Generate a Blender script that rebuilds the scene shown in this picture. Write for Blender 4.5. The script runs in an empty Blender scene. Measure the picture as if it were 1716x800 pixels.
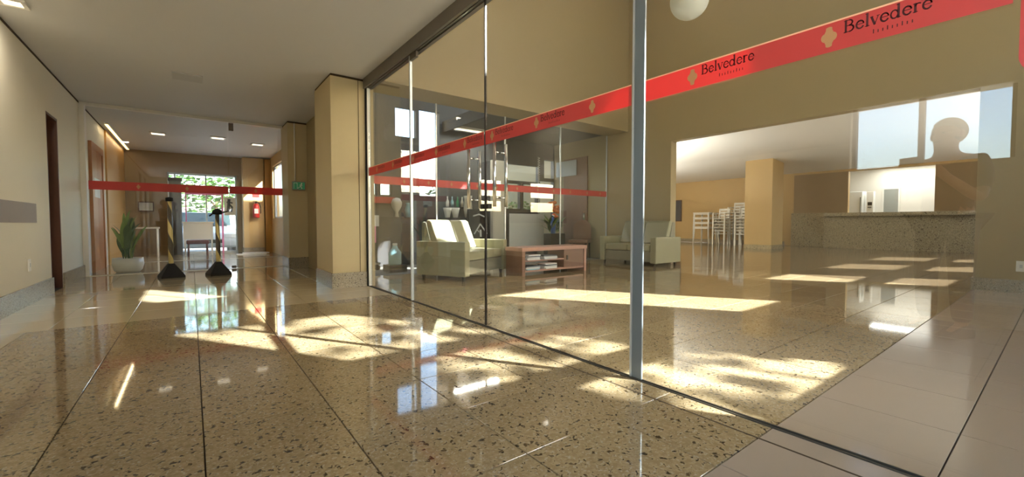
import bpy, bmesh, math, random
from mathutils import Vector, Matrix
R = math.radians
rnd = random.Random(7)
scn = bpy.context.scene
col = scn.collection

# ------------------------------------------------------------------ camera, sky, sun, exposure
cam_d = bpy.data.cameras.new('camera'); cam = bpy.data.objects.new('camera', cam_d); col.objects.link(cam)
cam_d.sensor_width = 36.0; cam_d.lens = 36.0 * 707.0 / 1716.0; cam_d.clip_start = 0.01; cam_d.clip_end = 300
cam.location = (0, 0, 0.85); cam.rotation_euler = (R(90 - 2.03), 0, R(-37.2))
scn.camera = cam

SUN_ELEV, SUN_X, SUN_Y = R(30), 0.53, -0.848           # horizontal direction towards the sun
world = bpy.data.worlds.new('sky'); scn.world = world; world.use_nodes = True
wn = world.node_tree.nodes; wl = world.node_tree.links
sky = wn.new('ShaderNodeTexSky'); sky.sky_type = 'NISHITA'; sky.sun_disc = False
sky.sun_elevation = SUN_ELEV; sky.sun_rotation = math.atan2(SUN_X, SUN_Y); sky.dust_density = 3.0; sky.air_density = 1.0
wn['Background'].inputs['Strength'].default_value = 0.8
wl.new(sky.outputs['Color'], wn['Background'].inputs['Color'])
sun_d = bpy.data.lights.new('sun', 'SUN'); sun_d.energy = 29.0; sun_d.angle = R(0.6); sun_d.color = (1.0, 0.99, 1.0)
sun = bpy.data.objects.new('sun', sun_d); col.objects.link(sun)
ch = math.cos(SUN_ELEV)
sun.rotation_euler = Vector((SUN_X * ch, SUN_Y * ch, math.sin(SUN_ELEV))).to_track_quat('Z', 'Y').to_euler()
sun.location = (6, -10, 9)

vs = scn.view_settings
vs.view_transform = 'Standard'; vs.look = 'None'; vs.gamma = 1.0; vs.use_curve_mapping = False
vs.exposure = 1.0
cy = scn.cycles
cy.max_bounces = 14; cy.diffuse_bounces = 6; cy.glossy_bounces = 6; cy.transmission_bounces = 8; cy.transparent_max_bounces = 32
cy.sample_clamp_indirect = 6.0; cy.use_denoising = True

# ------------------------------------------------------------------ materials
MATS = {}
def S(r, g, b):
    f = lambda c: (c / 255 / 12.92) if c / 255 <= 0.04045 else ((c / 255 + 0.055) / 1.055) ** 2.4
    return (f(r), f(g), f(b), 1.0)
def mat(name, c, rough=0.6, metal=0.0, var=0.06, scale=6.0, bump=0.0, bscale=60.0, emit=None, es=0.0, coat=0.0, spec=0.5, trans=0.0):
    m = bpy.data.materials.new(name); m.use_nodes = True
    n = m.node_tree.nodes; l = m.node_tree.links; b = n['Principled BSDF']
    b.inputs['Roughness'].default_value = rough; b.inputs['Metallic'].default_value = metal
    b.inputs['Coat Weight'].default_value = coat; b.inputs['Specular IOR Level'].default_value = spec
    b.inputs['Transmission Weight'].default_value = trans
    tc = n.new('ShaderNodeTexCoord')
    if var > 0:
        nz = n.new('ShaderNodeTexNoise'); nz.inputs['Scale'].default_value = scale; nz.inputs['Detail'].default_value = 4
        l.new(tc.outputs['Object'], nz.inputs['Vector'])
        mx = n.new('ShaderNodeMix'); mx.data_type = 'RGBA'
        mx.inputs[6].default_value = (*[v * (1 - var) for v in c[:3]], 1); mx.inputs[7].default_value = (*[min(1, v * (1 + var)) for v in c[:3]], 1)
        l.new(nz.outputs['Fac'], mx.inputs[0]); l.new(mx.outputs[2], b.inputs['Base Color'])
    else:
        b.inputs['Base Color'].default_value = c
    if bump > 0:
        n2 = n.new('ShaderNodeTexNoise'); n2.inputs['Scale'].default_value = bscale; n2.inputs['Detail'].default_value = 3
        l.new(tc.outputs['Object'], n2.inputs['Vector'])
        bp = n.new('ShaderNodeBump'); bp.inputs['Strength'].default_value = bump; bp.inputs['Distance'].default_value = 0.01
        l.new(n2.outputs['Fac'], bp.inputs['Height']); l.new(bp.outputs['Normal'], b.inputs['Normal'])
    if emit:
        b.inputs['Emission Color'].default_value = emit; b.inputs['Emission Strength'].default_value = es
    MATS[name] = m
    return m

def granite(name, c1, c2, dark, light, rough, dark_amt=0.62, scale=1.0):
    m = bpy.data.materials.new(name); m.use_nodes = True
    n = m.node_tree.nodes; l = m.node_tree.links; b = n['Principled BSDF']
    geo = n.new('ShaderNodeNewGeometry'); oi = n.new('ShaderNodeObjectInfo')
    mul = n.new('ShaderNodeMath'); mul.operation = 'MULTIPLY'; mul.inputs[1].default_value = 37.0
    l.new(oi.outputs['Random'], mul.inputs[0])
    add = n.new('ShaderNodeVectorMath'); add.operation = 'ADD'
    l.new(geo.outputs['Position'], add.inputs[0]); l.new(mul.outputs[0], add.inputs[1])
    def noise(s, d, dist=0.0):
        x = n.new('ShaderNodeTexNoise'); x.inputs['Scale'].default_value = s * scale; x.inputs['Detail'].default_value = d
        x.inputs['Distortion'].default_value = dist; l.new(add.outputs[0], x.inputs['Vector']); return x
    def ramp(src, p0, p1):
        r = n.new('ShaderNodeMapRange'); r.inputs['From Min'].default_value = p0; r.inputs['From Max'].default_value = p1
        l.new(src, r.inputs['Value']); return r.outputs['Result']
    def mix(f, a, bb):
        x = n.new('ShaderNodeMix'); x.data_type = 'RGBA'; l.new(f, x.inputs[0])
        for k, v in ((6, a), (7, bb)):
            if isinstance(v, tuple): x.inputs[k].default_value = v
            else: l.new(v, x.inputs[k])
        return x.outputs[2]
    base = mix(ramp(noise(48, 5).outputs['Fac'], 0.38, 0.62), c1, c2)
    base = mix(ramp(noise(80, 2, 0.4).outputs['Fac'], 0.58, 0.68), base, light)
    base = mix(ramp(noise(48, 2, 0.6).outputs['Fac'], dark_amt - 0.02, dark_amt + 0.06), base, dark)
    hs = n.new('ShaderNodeHueSaturation'); l.new(base, hs.inputs['Color'])
    r2 = n.new('ShaderNodeMapRange'); r2.inputs['To Min'].default_value = 0.92; r2.inputs['To Max'].default_value = 1.06
    l.new(oi.outputs['Random'], r2.inputs['Value']); l.new(r2.outputs['Result'], hs.inputs['Value'])
    l.new(hs.outputs['Color'], b.inputs['Base Color'])
    b.inputs['Roughness'].default_value = rough; b.inputs['Specular IOR Level'].default_value = 1.0
    MATS[name] = m
    return m

def glass(name, tint, r0=0.05, rough=0.0):
    m = bpy.data.materials.new(name); m.use_nodes = True
    n = m.node_tree.nodes; l = m.node_tree.links
    n.remove(n['Principled BSDF'])
    tr = n.new('ShaderNodeBsdfTransparent'); tr.inputs['Color'].default_value = tint
    gl = n.new('ShaderNodeBsdfGlossy'); gl.inputs['Roughness'].default_value = rough; gl.inputs['Color'].default_value = (1, 1, 1, 1)
    lw = n.new('ShaderNodeLayerWeight'); lw.inputs['Blend'].default_value = 0.5
    pw = n.new('ShaderNodeMath'); pw.operation = 'POWER'; pw.inputs[1].default_value = 5.0
    ma = n.new('ShaderNodeMath'); ma.operation = 'MULTIPLY_ADD'; ma.inputs[1].default_value = 1 - r0; ma.inputs[2].default_value = r0
    mx = n.new('ShaderNodeMixShader')
    l.new(lw.outputs['Facing'], pw.inputs[0]); l.new(pw.outputs[0], ma.inputs[0]); l.new(ma.outputs[0], mx.inputs[0])
    l.new(tr.outputs[0], mx.inputs[1]); l.new(gl.outputs[0], mx.inputs[2]); l.new(mx.outputs[0], n['Material Output'].inputs['Surface'])
    MATS[name] = m
    return m

def film(name, c, tr_c, opaque):
    m = bpy.data.materials.new(name); m.use_nodes = True
    n = m.node_tree.nodes; l = m.node_tree.links; b = n['Principled BSDF']
    b.inputs['Base Color'].default_value = c; b.inputs['Roughness'].default_value = 0.45
    tl = n.new('ShaderNodeBsdfTranslucent'); tl.inputs['Color'].default_value = c
    tr = n.new('ShaderNodeBsdfTransparent'); tr.inputs['Color'].default_value = tr_c
    m1 = n.new('ShaderNodeMixShader'); m1.inputs[0].default_value = 0.2
    m2 = n.new('ShaderNodeMixShader'); m2.inputs[0].default_value = opaque
    l.new(b.outputs[0], m1.inputs[1]); l.new(tl.outputs[0], m1.inputs[2])
    l.new(tr.outputs[0], m2.inputs[1]); l.new(m1.outputs[0], m2.inputs[2]); l.new(m2.outputs[0], n['Material Output'].inputs['Surface'])
    MATS[name] = m
    return m

def zebra(name, ca, cb):
    m = bpy.data.materials.new(name); m.use_nodes = True
    n = m.node_tree.nodes; l = m.node_tree.links; b = n['Principled BSDF']; b.inputs['Roughness'].default_value = 0.35
    tc = n.new('ShaderNodeTexCoord'); sp = n.new('ShaderNodeSeparateXYZ'); l.new(tc.outputs['Object'], sp.inputs[0])
    at = n.new('ShaderNodeMath'); at.operation = 'ARCTAN2'; l.new(sp.outputs['Y'], at.inputs[0]); l.new(sp.outputs['X'], at.inputs[1])
    ma = n.new('ShaderNodeMath'); ma.operation = 'MULTIPLY_ADD'; ma.inputs[1].default_value = 13.0; l.new(sp.outputs['Z'], ma.inputs[0]); l.new(at.outputs[0], ma.inputs[2])
    si = n.new('ShaderNodeMath'); si.operation = 'SINE'; l.new(ma.outputs[0], si.inputs[0])
    gt = n.new('ShaderNodeMath'); gt.operation = 'GREATER_THAN'; gt.inputs[1].default_value = 0.15; l.new(si.outputs[0], gt.inputs[0])
    mx = n.new('ShaderNodeMix'); mx.data_type = 'RGBA'; mx.inputs[6].default_value = ca; mx.inputs[7].default_value = cb
    l.new(gt.outputs[0], mx.inputs[0]); l.new(mx.outputs[2], b.inputs['Base Color'])
    MATS[name] = m

def wood(name, c1, c2, rough=0.4, axis_scale=(12, 12, 1.2)):
    m = bpy.data.materials.new(name); m.use_nodes = True
    n = m.node_tree.nodes; l = m.node_tree.links; b = n['Principled BSDF']; b.inputs['Roughness'].default_value = rough
    tc = n.new('ShaderNodeTexCoord'); mp = n.new('ShaderNodeMapping'); mp.inputs['Scale'].default_value = axis_scale
    nz = n.new('ShaderNodeTexNoise'); nz.inputs['Scale'].default_value = 1.5; nz.inputs['Detail'].default_value = 6; nz.inputs['Distortion'].default_value = 0.6
    mx = n.new('ShaderNodeMix'); mx.data_type = 'RGBA'; mx.inputs[6].default_value = c1; mx.inputs[7].default_value = c2
    l.new(tc.outputs['Object'], mp.inputs[0]); l.new(mp.outputs[0], nz.inputs['Vector']); l.new(nz.outputs['Fac'], mx.inputs[0]); l.new(mx.outputs[2], b.inputs['Base Color'])
    MATS[name] = m

mat('paint_beige_lit', S(220, 212, 190), 0.55, var=0.03, scale=1.5, bump=0.05, bscale=120)  # the beige paint lightened for the daylight falling on the lobby walls
mat('paint_beige', S(164, 147, 110), 0.55, var=0.03, scale=1.5, bump=0.05, bscale=120)
mat('paint_ochre', S(192, 162, 108), 0.55, var=0.04, scale=1.5, bump=0.05, bscale=120)
mat('paint_pillar', S(196, 178, 136), 0.55, var=0.03, scale=1.5, bump=0.05, bscale=120)
mat('paint_brown', S(146, 122, 86), 0.55, var=0.04, scale=1.5)
mat('paint_white', S(226, 222, 212), 0.6, var=0.02, scale=1.2)
mat('paint_ceiling', S(204, 203, 200), 0.6, var=0.02, scale=1.2)
mat('grout', S(70, 58, 44), 0.8, var=0.1)
granite('granite_floor', S(150, 130, 96), S(170, 151, 117), S(80, 62, 40), S(176, 164, 142), 0.05, 0.605)
granite('granite_trim', S(140, 128, 104), S(168, 156, 132), S(74, 62, 48), S(190, 182, 164), 0.25, 0.6, 1.4)
granite('granite_dining', S(96, 80, 60), S(116, 98, 74), S(62, 48, 32), S(150, 132, 104), 0.09)
granite('granite_counter', S(150, 138, 108), S(178, 166, 136), S(112, 100, 78), S(196, 186, 160), 0.25, 0.58, 0.5)
mat('porcelain_warm', S(190, 172, 138), 0.07, var=0.04, scale=3, spec=0.7)
mat('porcelain_pink', S(168, 152, 136), 0.12, var=0.03, scale=3, spec=0.6)
mat('marble_white', S(225, 215, 192), 0.15, var=0.04)
mat('aluminium', S(205, 210, 212), 0.35, 0.6, var=0.03)
mat('steel_blue', S(118, 126, 130), 0.4, 0.3, var=0.05)
mat('rail_grey', S(120, 112, 100), 0.4, 0.6, var=0.05)
mat('dark_metal', S(48, 44, 40), 0.45, 0.5, var=0.05)
mat('track_metal', S(92, 86, 74), 0.5, 0.4, var=0.05)
mat('chrome', S(215, 215, 212), 0.12, 1.0, var=0.0)
mat('black_rubber', S(24, 24, 25), 0.6, var=0.1)
mat('gap_dark', S(70, 54, 30), 0.9, var=0.05)
glass('glass_clear', (0.925, 0.945, 0.94, 1), 0.062)
glass('glass_far', (0.97, 0.985, 0.98, 1), 0.04)
film('red_film', S(218, 84, 78), S(235, 80, 95), 0.82)
mat('film_edge', S(250, 190, 150), 0.5, var=0.0)
mat('emblem_tan', S(190, 140, 92), 0.5, var=0.05)
mat('letter_dark', S(84, 22, 22), 0.5, var=0.0)
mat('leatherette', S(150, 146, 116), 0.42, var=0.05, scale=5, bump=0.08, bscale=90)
mat('leatherette_shaded', S(128, 124, 104), 0.42, var=0.05, scale=5, bump=0.08, bscale=90)  # darker leatherette copy, paints shade onto sofa base and back frame
wood('wood_pink', S(168, 122, 104), S(196, 152, 130), 0.4, (1.2, 12, 12))
wood('wood_dark', S(72, 44, 32), S(96, 60, 42), 0.35)
wood('wood_orange', S(168, 100, 48), S(196, 128, 66), 0.35)
wood('wood_panel', S(178, 130, 62), S(200, 152, 82), 0.4)
wood('wood_brown', S(120, 86, 66), S(142, 106, 84), 0.4)
mat('plaque_mauve', S(132, 116, 106), 0.5, var=0.04)
mat('plastic_white', S(232, 230, 222), 0.35, var=0.02)
mat('white_enamel', S(236, 238, 236), 0.25, var=0.02)
mat('grey_paint', S(140, 142, 136), 0.5, var=0.04)
mat('kiosk_grey', S(84, 84, 84), 0.6, var=0.1, scale=3)
mat('kiosk_dark', S(46, 44, 46), 0.6, var=0.1, scale=3)
mat('red_paint', S(196, 34, 30), 0.35, var=0.05)
mat('pink_frame', S(232, 120, 170), 0.4, var=0.04)
mat('paper_white', S(235, 232, 224), 0.7, var=0.03)
mat('paper_grey', S(196, 200, 200), 0.6, var=0.03)
mat('paper_cyan', S(150, 190, 200), 0.6, var=0.1)
mat('paper_dark', S(70, 72, 78), 0.6, var=0.1)
mat('exit_green', S(40, 110, 70), 0.4, var=0.05, emit=S(70, 150, 100), es=0.1)
mat('leaf', S(58, 92, 34), 0.45, var=0.25, scale=9)
mat('leaf_light', S(120, 148, 62), 0.45, var=0.25, scale=9)
mat('soil', S(60, 44, 30), 0.9, var=0.2)
mat('bark', S(92, 74, 56), 0.9, var=0.2, bump=0.4)
mat('ceramic', S(222, 214, 196), 0.3, var=0.03)
mat('orange_flower', S(236, 120, 40), 0.6, var=0.2)
mat('blue_plastic', S(60, 110, 190), 0.35, var=0.1)
mat('chalkboard', S(44, 46, 48), 0.7, var=0.1)
mat('chalk', S(220, 222, 220), 0.9, var=0.0)
mat('globe_glass', S(226, 230, 222), 0.3, var=0.0)
mat('lamp_on', S(255, 240, 210), 0.5, var=0.0, emit=S(255, 240, 215), es=1.1)
mat('lamp_soft', S(255, 244, 225), 0.5, var=0.0, emit=S(255, 240, 215), es=1.5)
mat('hatch_grey', S(190, 189, 186), 0.6, var=0.02)
mat('led_warm', S(255, 220, 150), 0.5, var=0.0, emit=S(255, 214, 140), es=2.0)
mat('dark_red', S(92, 36, 36), 0.5, var=0.1)
mat('car_white', S(226, 226, 222), 0.2, var=0.02, coat=0.6)
mat('car_glass', S(40, 52, 50), 0.05, var=0.1)
mat('paving', S(196, 188, 172), 0.9, var=0.12, scale=3)
mat('road', S(96, 94, 90), 0.9, var=0.15, scale=2)
mat('asphalt', S(120, 116, 108), 0.9, var=0.15, scale=8)
mat('skin', S(196, 146, 116), 0.5, var=0.05)
mat('shirt', S(62, 62, 70), 0.8, var=0.08, scale=20)
mat('trousers', S(48, 52, 64), 0.8, var=0.08, scale=20)
mat('hair', S(40, 30, 24), 0.6, var=0.2, scale=30)
zebra('zebra', S(104, 98, 88), S(238, 220, 150))  # dark stripes greyed so the haze over the posts is in the colour

# ------------------------------------------------------------------ mesh helpers
class MB:
    def __init__(s): s.v = []; s.f = []; s.sm = []
    def add(s, vs_, fs, smooth=False, M=None):
        o = len(s.v)
        s.v += [tuple(M @ Vector(p)) if M else tuple(p) for p in vs_]
        s.f += [tuple(i + o for i in f) for f in fs]; s.sm += [smooth] * len(fs); return s
    def box(s, x0, x1, y0, y1, z0, z1, M=None, c=0.0):
        if c <= 0:
            v = [(x0,y0,z0),(x1,y0,z0),(x1,y1,z0),(x0,y1,z0),(x0,y0,z1),(x1,y0,z1),(x1,y1,z1),(x0,y1,z1)]
            return s.add(v, [(0,3,2,1),(4,5,6,7),(0,1,5,4),(1,2,6,5),(2,3,7,6),(3,0,4,7)], False, M)
        bm = bmesh.new(); bmesh.ops.create_cube(bm, size=1.0)
        for q in bm.verts: q.co = Vector(((x0+x1)/2 + q.co.x*(x1-x0), (y0+y1)/2 + q.co.y*(y1-y0), (z0+z1)/2 + q.co.z*(z1-z0)))
        bmesh.ops.bevel(bm, geom=list(bm.edges), offset=c, segments=2, profile=0.6, affect='EDGES')
        bm.verts.index_update()
        s.add([q.co[:] for q in bm.verts], [[q.index for q in f.verts] for f in bm.faces], False, M); bm.free(); return s
    def tube(s, p0, p1, r0, r1=None, n=10, cap=True):
        r1 = r0 if r1 is None else r1
        p0 = Vector(p0); p1 = Vector(p1); d = (p1 - p0).normalized()
        a = d.orthogonal().normalized(); b = d.cross(a)
        v = []
        for p, r in ((p0, r0), (p1, r1)):
            v += [tuple(p + (a*math.cos(2*math.pi*i/n) + b*math.sin(2*math.pi*i/n))*r) for i in range(n)]
        s.add(v, [(i, (i+1) % n, n+(i+1) % n, n+i) for i in range(n)], True)
        if cap: s.add(v, [tuple(range(n))[::-1], tuple(range(n, 2*n))])
        return s
    def path(s, pts, r, n=8):
        for a, b in zip(pts[:-1], pts[1:]): s.tube(a, b, r, r, n)
        return s
    def lathe(s, prof, c=(0,0,0), n=24, M=None):
        v = []; f = []
        for (r, z) in prof: v += [(c[0]+r*math.cos(2*math.pi*i/n), c[1]+r*math.sin(2*math.pi*i/n), c[2]+z) for i in range(n)]
        for k in range(len(prof)-1):
            for i in range(n): f.append((k*n+i, k*n+(i+1) % n, (k+1)*n+(i+1) % n, (k+1)*n+i))
        return s.add(v, f, True, M)
    def ball(s, c, r, n=16, m=10, M=None):
        rx, ry, rz = r if isinstance(r, tuple) else (r, r, r)
        v = []; f = []
        for k in range(m+1):
            t = math.pi*k/m
            v += [(c[0]+rx*math.sin(t)*math.cos(2*math.pi*i/n), c[1]+ry*math.sin(t)*math.sin(2*math.pi*i/n), c[2]-rz*math.cos(t)) for i in range(n)]
        for k in range(m):
            for i in range(n): f.append((k*n+i, k*n+(i+1) % n, (k+1)*n+(i+1) % n, (k+1)*n+i))
        return s.add(v, f, True, M)
    def prism(s, poly, a, b, ax='y', M=None):
        """poly: 2D outline; extruded from a to b along the axis (x: poly=(y,z), y: (x,z), z: (x,y))"""
        mk = {'x': lambda p, t: (t, p[0], p[1]), 'y': lambda p, t: (p[0], t, p[1]), 'z': lambda p, t: (p[0], p[1], t)}[ax]
        n = len(poly); v = [mk(p, a) for p in poly] + [mk(p, b) for p in poly]
        return s.add(v, [tuple(range(n))[::-1], tuple(range(n, 2*n))] + [(i, (i+1) % n, n+(i+1) % n, n+i) for i in range(n)], False, M)
    def mesh(s, name, m):
        me = bpy.data.meshes.new(name); me.from_pydata(s.v, [], s.f); me.update()
        bm = bmesh.new(); bm.from_mesh(me); bmesh.ops.remove_doubles(bm, verts=bm.verts, dist=1e-6)
        bmesh.ops.recalc_face_normals(bm, faces=bm.faces); bm.to_mesh(me); bm.free()
        if any(s.sm) and len(me.polygons) == len(s.sm):
            me.polygons.foreach_set('use_smooth', s.sm)
        me.materials.append(MATS[m]); return me
    def build(s, name, m, parent=None, bevel=0.0):
        o = bpy.data.objects.new(name, s.mesh(name, m)); col.objects.link(o); o.parent = parent
        if bevel:
            bv = o.modifiers.new('bevel', 'BEVEL'); bv.width = bevel; bv.segments = 3; bv.limit_method = 'ANGLE'
            for p in o.data.polygons: p.use_smooth = True
            wn_ = o.modifiers.new('wn', 'WEIGHTED_NORMAL'); wn_.keep_sharp = False
        return o

def tag(o, label, cat, group=None):
    o['label'] = label; o['category'] = cat
    if group: o['group'] = group
    return o
def struct(o, label=None):
    o['kind'] = 'structure'
    if label: o['label'] = label
    return o
def thing(name, label, cat, loc=(0,0,0), rz=0.0, group=None):
    o = bpy.data.objects.new(name, None); col.objects.link(o); o.location = loc; o.rotation_euler = (0, 0, rz)
    o.empty_display_size = 0.1
    return tag(o, label, cat, group)
def copy_tree(o, parent=None):
    c = o.copy(); col.objects.link(c); c.parent = parent
    for k in list(o.children): copy_tree(k, c)
    return c
def holes_wall(axis, p0, p1, a0, a1, z0, z1, holes):
    """wall slab between planes p0..p1 of the axis, spanning a0..a1 and z0..z1, with rectangular holes (a0,a1,z0,z1)"""
    A = sorted({a0, a1, *[min(max(h[k], a0), a1) for h in holes for k in (0, 1)]})
    Z = sorted({z0, z1, *[min(max(h[k], z0), z1) for h in holes for k in (2, 3)]})
    mb = MB()
    for i in range(len(A)-1):
        run = None
        for j in range(len(Z)-1):
            ca, cz = (A[i]+A[i+1])/2, (Z[j]+Z[j+1])/2
            solid = not any(h[0] < ca < h[1] and h[2] < cz < h[3] for h in holes)
            if solid: run = (run[0], Z[j+1]) if run else (Z[j], Z[j+1])
            if run and (not solid or j == len(Z)-2):
                if axis == 'x': mb.box(p0, p1, A[i], A[i+1], *run)
                else: mb.box(A[i], A[i+1], p0, p1, *run)
                run = None
    return mb

# ------------------------------------------------------------------ the setting: floor and its tiles
XL, XG, XB, YA, YF, YV = -1.38, 1.92, 8.0, 6.75, -1.0, -4.0
CEIL, HALL, SOFF = 2.78, 6.5, 2.95
fb = MB(); fb.box(XL - 0.2, 20.5, YF - 0.2, 15.2, -0.2, -0.012).box(XL - 0.2, 1.98, YV - 0.2, YF - 0.2, -0.2, -0.012)
floor = struct(fb.build('floor', 'grout'), 'polished stone floor of tiles across lobby, corridor and hall')
TILE = {}
def tile(name, m, x0, x1, y0, y1, g=0.0022):
    w, d = round(x1-x0-2*g, 4), round(y1-y0-2*g, 4)
    key = (m, w, d)
    if key not in TILE:
        b = MB(); c = 0.0015; b.v = []
        W, D = w/2, d/2
        v = [(-W,-D,-.0115),(W,-D,-.0115),(W,D,-.0115),(-W,D,-.0115),(-W,-D,-c),(W,-D,-c),(W,D,-c),(-W,D,-c),(-W+c,-D+c,0),(W-c,-D+c,0),(W-c,D-c,0),(-W+c,D-c,0)]
        b.add(v, [(0,1,5,4),(1,2,6,5),(2,3,7,6),(3,0,4,7),(4,5,9,8),(5,6,10,9),(6,7,11,10),(7,4,8,11),(8,9,10,11)])
        TILE[key] = b.mesh(name, m)
    o = bpy.data.objects.new(name, TILE[key]); col.objects.link(o); o.parent = floor
    o.location = ((x0+x1)/2, (y0+y1)/2, rnd.uniform(-0.0002, 0.0))
    return o
def grid(name, m, xs, ys):
    for a, b in zip(xs[:-1], xs[1:]):
        for c, d in zip(ys[:-1], ys[1:]): tile(name, m, a, b, c, d)
ysG = [0.72 + 0.4645*k for k in range(10)]                       # 0.72 .. 4.90
grid('granite_tile', 'granite_floor', [-1.05, -0.455, 0.02, 0.495, 0.97, 1.445, 1.77, 1.905], ysG)
ysL = [0.72 + (YA - 0.72)/13*k for k in range(14)]
grid('granite_tile', 'granite_floor', [1.935 + (XB - 1.935)/13*k for k in range(14)], ysL)
grid('porcelain_tile', 'porcelain_warm', [-1.38, -1.05], [2.577, 3.507, 4.90])
grid('porcelain_tile', 'porcelain_warm', [-1.38, -0.93, -0.455, 0.02, 0.495, 0.97, 1.445, 1.895], [4.90 + 0.5125*k for k in range(10)])
grid('porcelain_slab', 'porcelain_pink', [0.49, 0.98, 1.47, 1.77, 1.905], [-0.24, 0.24, 0.72])
grid('porcelain_slab', 'porcelain_pink', [1.935, 2.45] + [2.45 + 0.5045*k for k in range(1, 12)], [-0.72, -0.24, 0.24, 0.72])
far = MB()
def flat_tiles(mb, x0, x1, nx, y0, y1, ny, g=0.002):
    for i in range(nx):
        for j in range(ny):
            mb.box(x0+(x1-x0)*i/nx+g, x0+(x1-x0)*(i+1)/nx-g, y0+(y1-y0)*j/ny+g, y0+(y1-y0)*(j+1)/ny-g, -0.0115, 0)
flat_tiles(far, XB, 18.0, 21, YF, 12.4, 28)
t_ = far.build('dining_floor_tiles', 'granite_dining', floor); t_['kind'] = 'stuff'
far = MB(); flat_tiles(far, XL, 1.9, 7, 9.52, 14.8, 11)
t_ = far.build('corridor_floor_tiles', 'porcelain_warm', floor); t_['kind'] = 'stuff'
far = MB(); flat_tiles(far, XL, 1.86, 7, YV, YF, 6); flat_tiles(far, XL, 0.48, 4, YF, 0.71, 4); flat_tiles(far, XL, -1.055, 1, 0.72, 2.57, 4); flat_tiles(far, 0.5, 1.89, 3, YF, -0.245, 2); flat_tiles(far, 1.95, XB, 12, YF, -0.725, 1)
MB().box(1.765, 1.775, YF, 4.9, -0.011, 0.0006).build('joint_strip', 'gap_dark', floor)
t_ = far.build('entrance_floor_tiles', 'porcelain_pink', floor); t_['kind'] = 'stuff'
MB().box(XL, 1.9, 9.44, 9.6, -0.011, 0.006).build('threshold', 'marble_white', floor)
MB().box(XL, 1.9, 12.2, 12.35, -0.011, 0.001).build('threshold', 'marble_white', floor)
MB().box(1.905, 1.909, YF, 5.74, -0.011, 0.004).box(1.931, 1.935, YF, 5.74, -0.011, 0.004).box(1.909, 1.931, YF, 5.74, -0.011, -0.004).build('door_track', 'track_metal', floor)

# ------------------------------------------------------------------ walls, ceilings, pillars
WIN_L = (0.27, 1.33, 1.38, 1.98)
DOOR_L = (7.52, 8.08, 0.0, 2.22)
struct(holes_wall('x', XL-0.2, XL, YV-0.2, 14.8, 0, CEIL+0.2, [WIN_L, DOOR_L, (-3.8, -1.9, -1, 2.68), (-1.82, 0.14, -1, 2.68)]).build('wall_left', 'paint_beige_lit'))
b = MB().box(XL, XL+0.02, 1.5, 7.52, 0, 0.19).box(XL, XL+0.02, 8.08, 9.42, 0, 0.19)
struct(b.build('baseboard_left', 'granite_trim'))
struct(MB().box(XL, XL+0.004, YF, 14.8, CEIL-0.03, CEIL-0.004).build('shade_strip', 'gap_dark'))  # dark strip painted in for the shaded gap under the ceiling
struct(MB().box(XL, 1.98, YV-0.2, 15.2, CEIL, CEIL+0.2).build('ceiling', 'paint_ceiling'))
# facade towards the sun, with its windows
WINS = [(3.05, 4.35, 1.2, 1.8), (3.05, 4.35, 1.9, 2.4), (3.05, 4.35, 2.5, 3.55), (4.0, 4.7, 4.7, 5.6), (6.0, 7.0, 1.96, 3.53), (7.15, 7.95, 5.3, 6.2),
        (9.35, 10.5, 1.34, 1.82), (9.35, 10.5, 1.97, 2.68), (12.05, 13.5, 1.34, 1.82), (12.05, 13.5, 1.97, 2.68), (14.95, 16.5, 1.34, 1.82), (14.95, 16.5, 1.97, 2.68)]
struct(MB().box(XL, 1.98, YV-0.2, YV, 0, CEIL).build('wall_entry', 'paint_beige_lit'))
struct(MB().box(1.86, 1.98, YV, YF-0.12, 0, CEIL).build('wall_entry_right', 'paint_beige_lit'))
struct(holes_wall('y', YF-0.12, YF, 1.86, XB+0.2, 0, HALL+0.2, WINS).box(XB+0.2, 20.5, YF-0.12, YF, 0, 1.34).build('wall_front', 'paint_beige'))
struct(holes_wall('y', YF-0.12, YF, XB+0.2, 20.5, 1.34, 3.27, WINS).build('wall_front_dining', 'paint_beige'))
wno = 10
for w in WINS:
    o = struct(MB().box(w[0], w[1], YF-0.065, YF-0.06, w[2], w[3]).build('window_%d' % wno, 'glass_far')); wno += 1
    f = 0.03
    MB().box(w[0], w[1], YF-0.09, YF-0.03, w[2], w[2]+f).box(w[0], w[1], YF-0.09, YF-0.03, w[3]-f, w[3]).box(w[0], w[0]+f, YF-0.09, YF-0.03, w[2]+f, w[3]-f).box(w[1]-f, w[1], YF-0.09, YF-0.03, w[2]+f, w[3]-f).build('window_frame', 'dark_metal', o)
# small window of the entrance wall beside the camera (seen mirrored in the glass)
o = struct(MB().box(XL-0.11, XL-0.105, WIN_L[0], WIN_L[1], WIN_L[2], WIN_L[3]).build('window_9', 'glass_far'), 'small bright window mirrored in the glass wall at right')
b = MB()
for a0, a1 in ((0.27, 0.30), (0.81, 0.85), (1.30, 1.33)): b.box(XL-0.14, XL-0.07, a0, a1, WIN_L[2], WIN_L[3])
b.build('window_frame', 'dark_metal', o)
# unseen glazed side entrance, added to bring daylight into the lobby
for k, (y0, y1) in enumerate(((-3.8, -1.9), (-1.82, 0.14))):
    o = struct(MB().box(XL-0.106, XL-0.1, y0+0.03, y1-0.03, 0.03, 2.65).build('door_%d' % (8+k), 'glass_far'))
    MB().box(XL-0.13, XL-0.07, y0, y0+0.03, 0, 2.68).box(XL-0.13, XL-0.07, y1-0.03, y1, 0, 2.68).box(XL-0.13, XL-0.07, y0+0.03, y1-0.03, 2.65, 2.68).build('door_frame', 'dark_metal', o)
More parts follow.
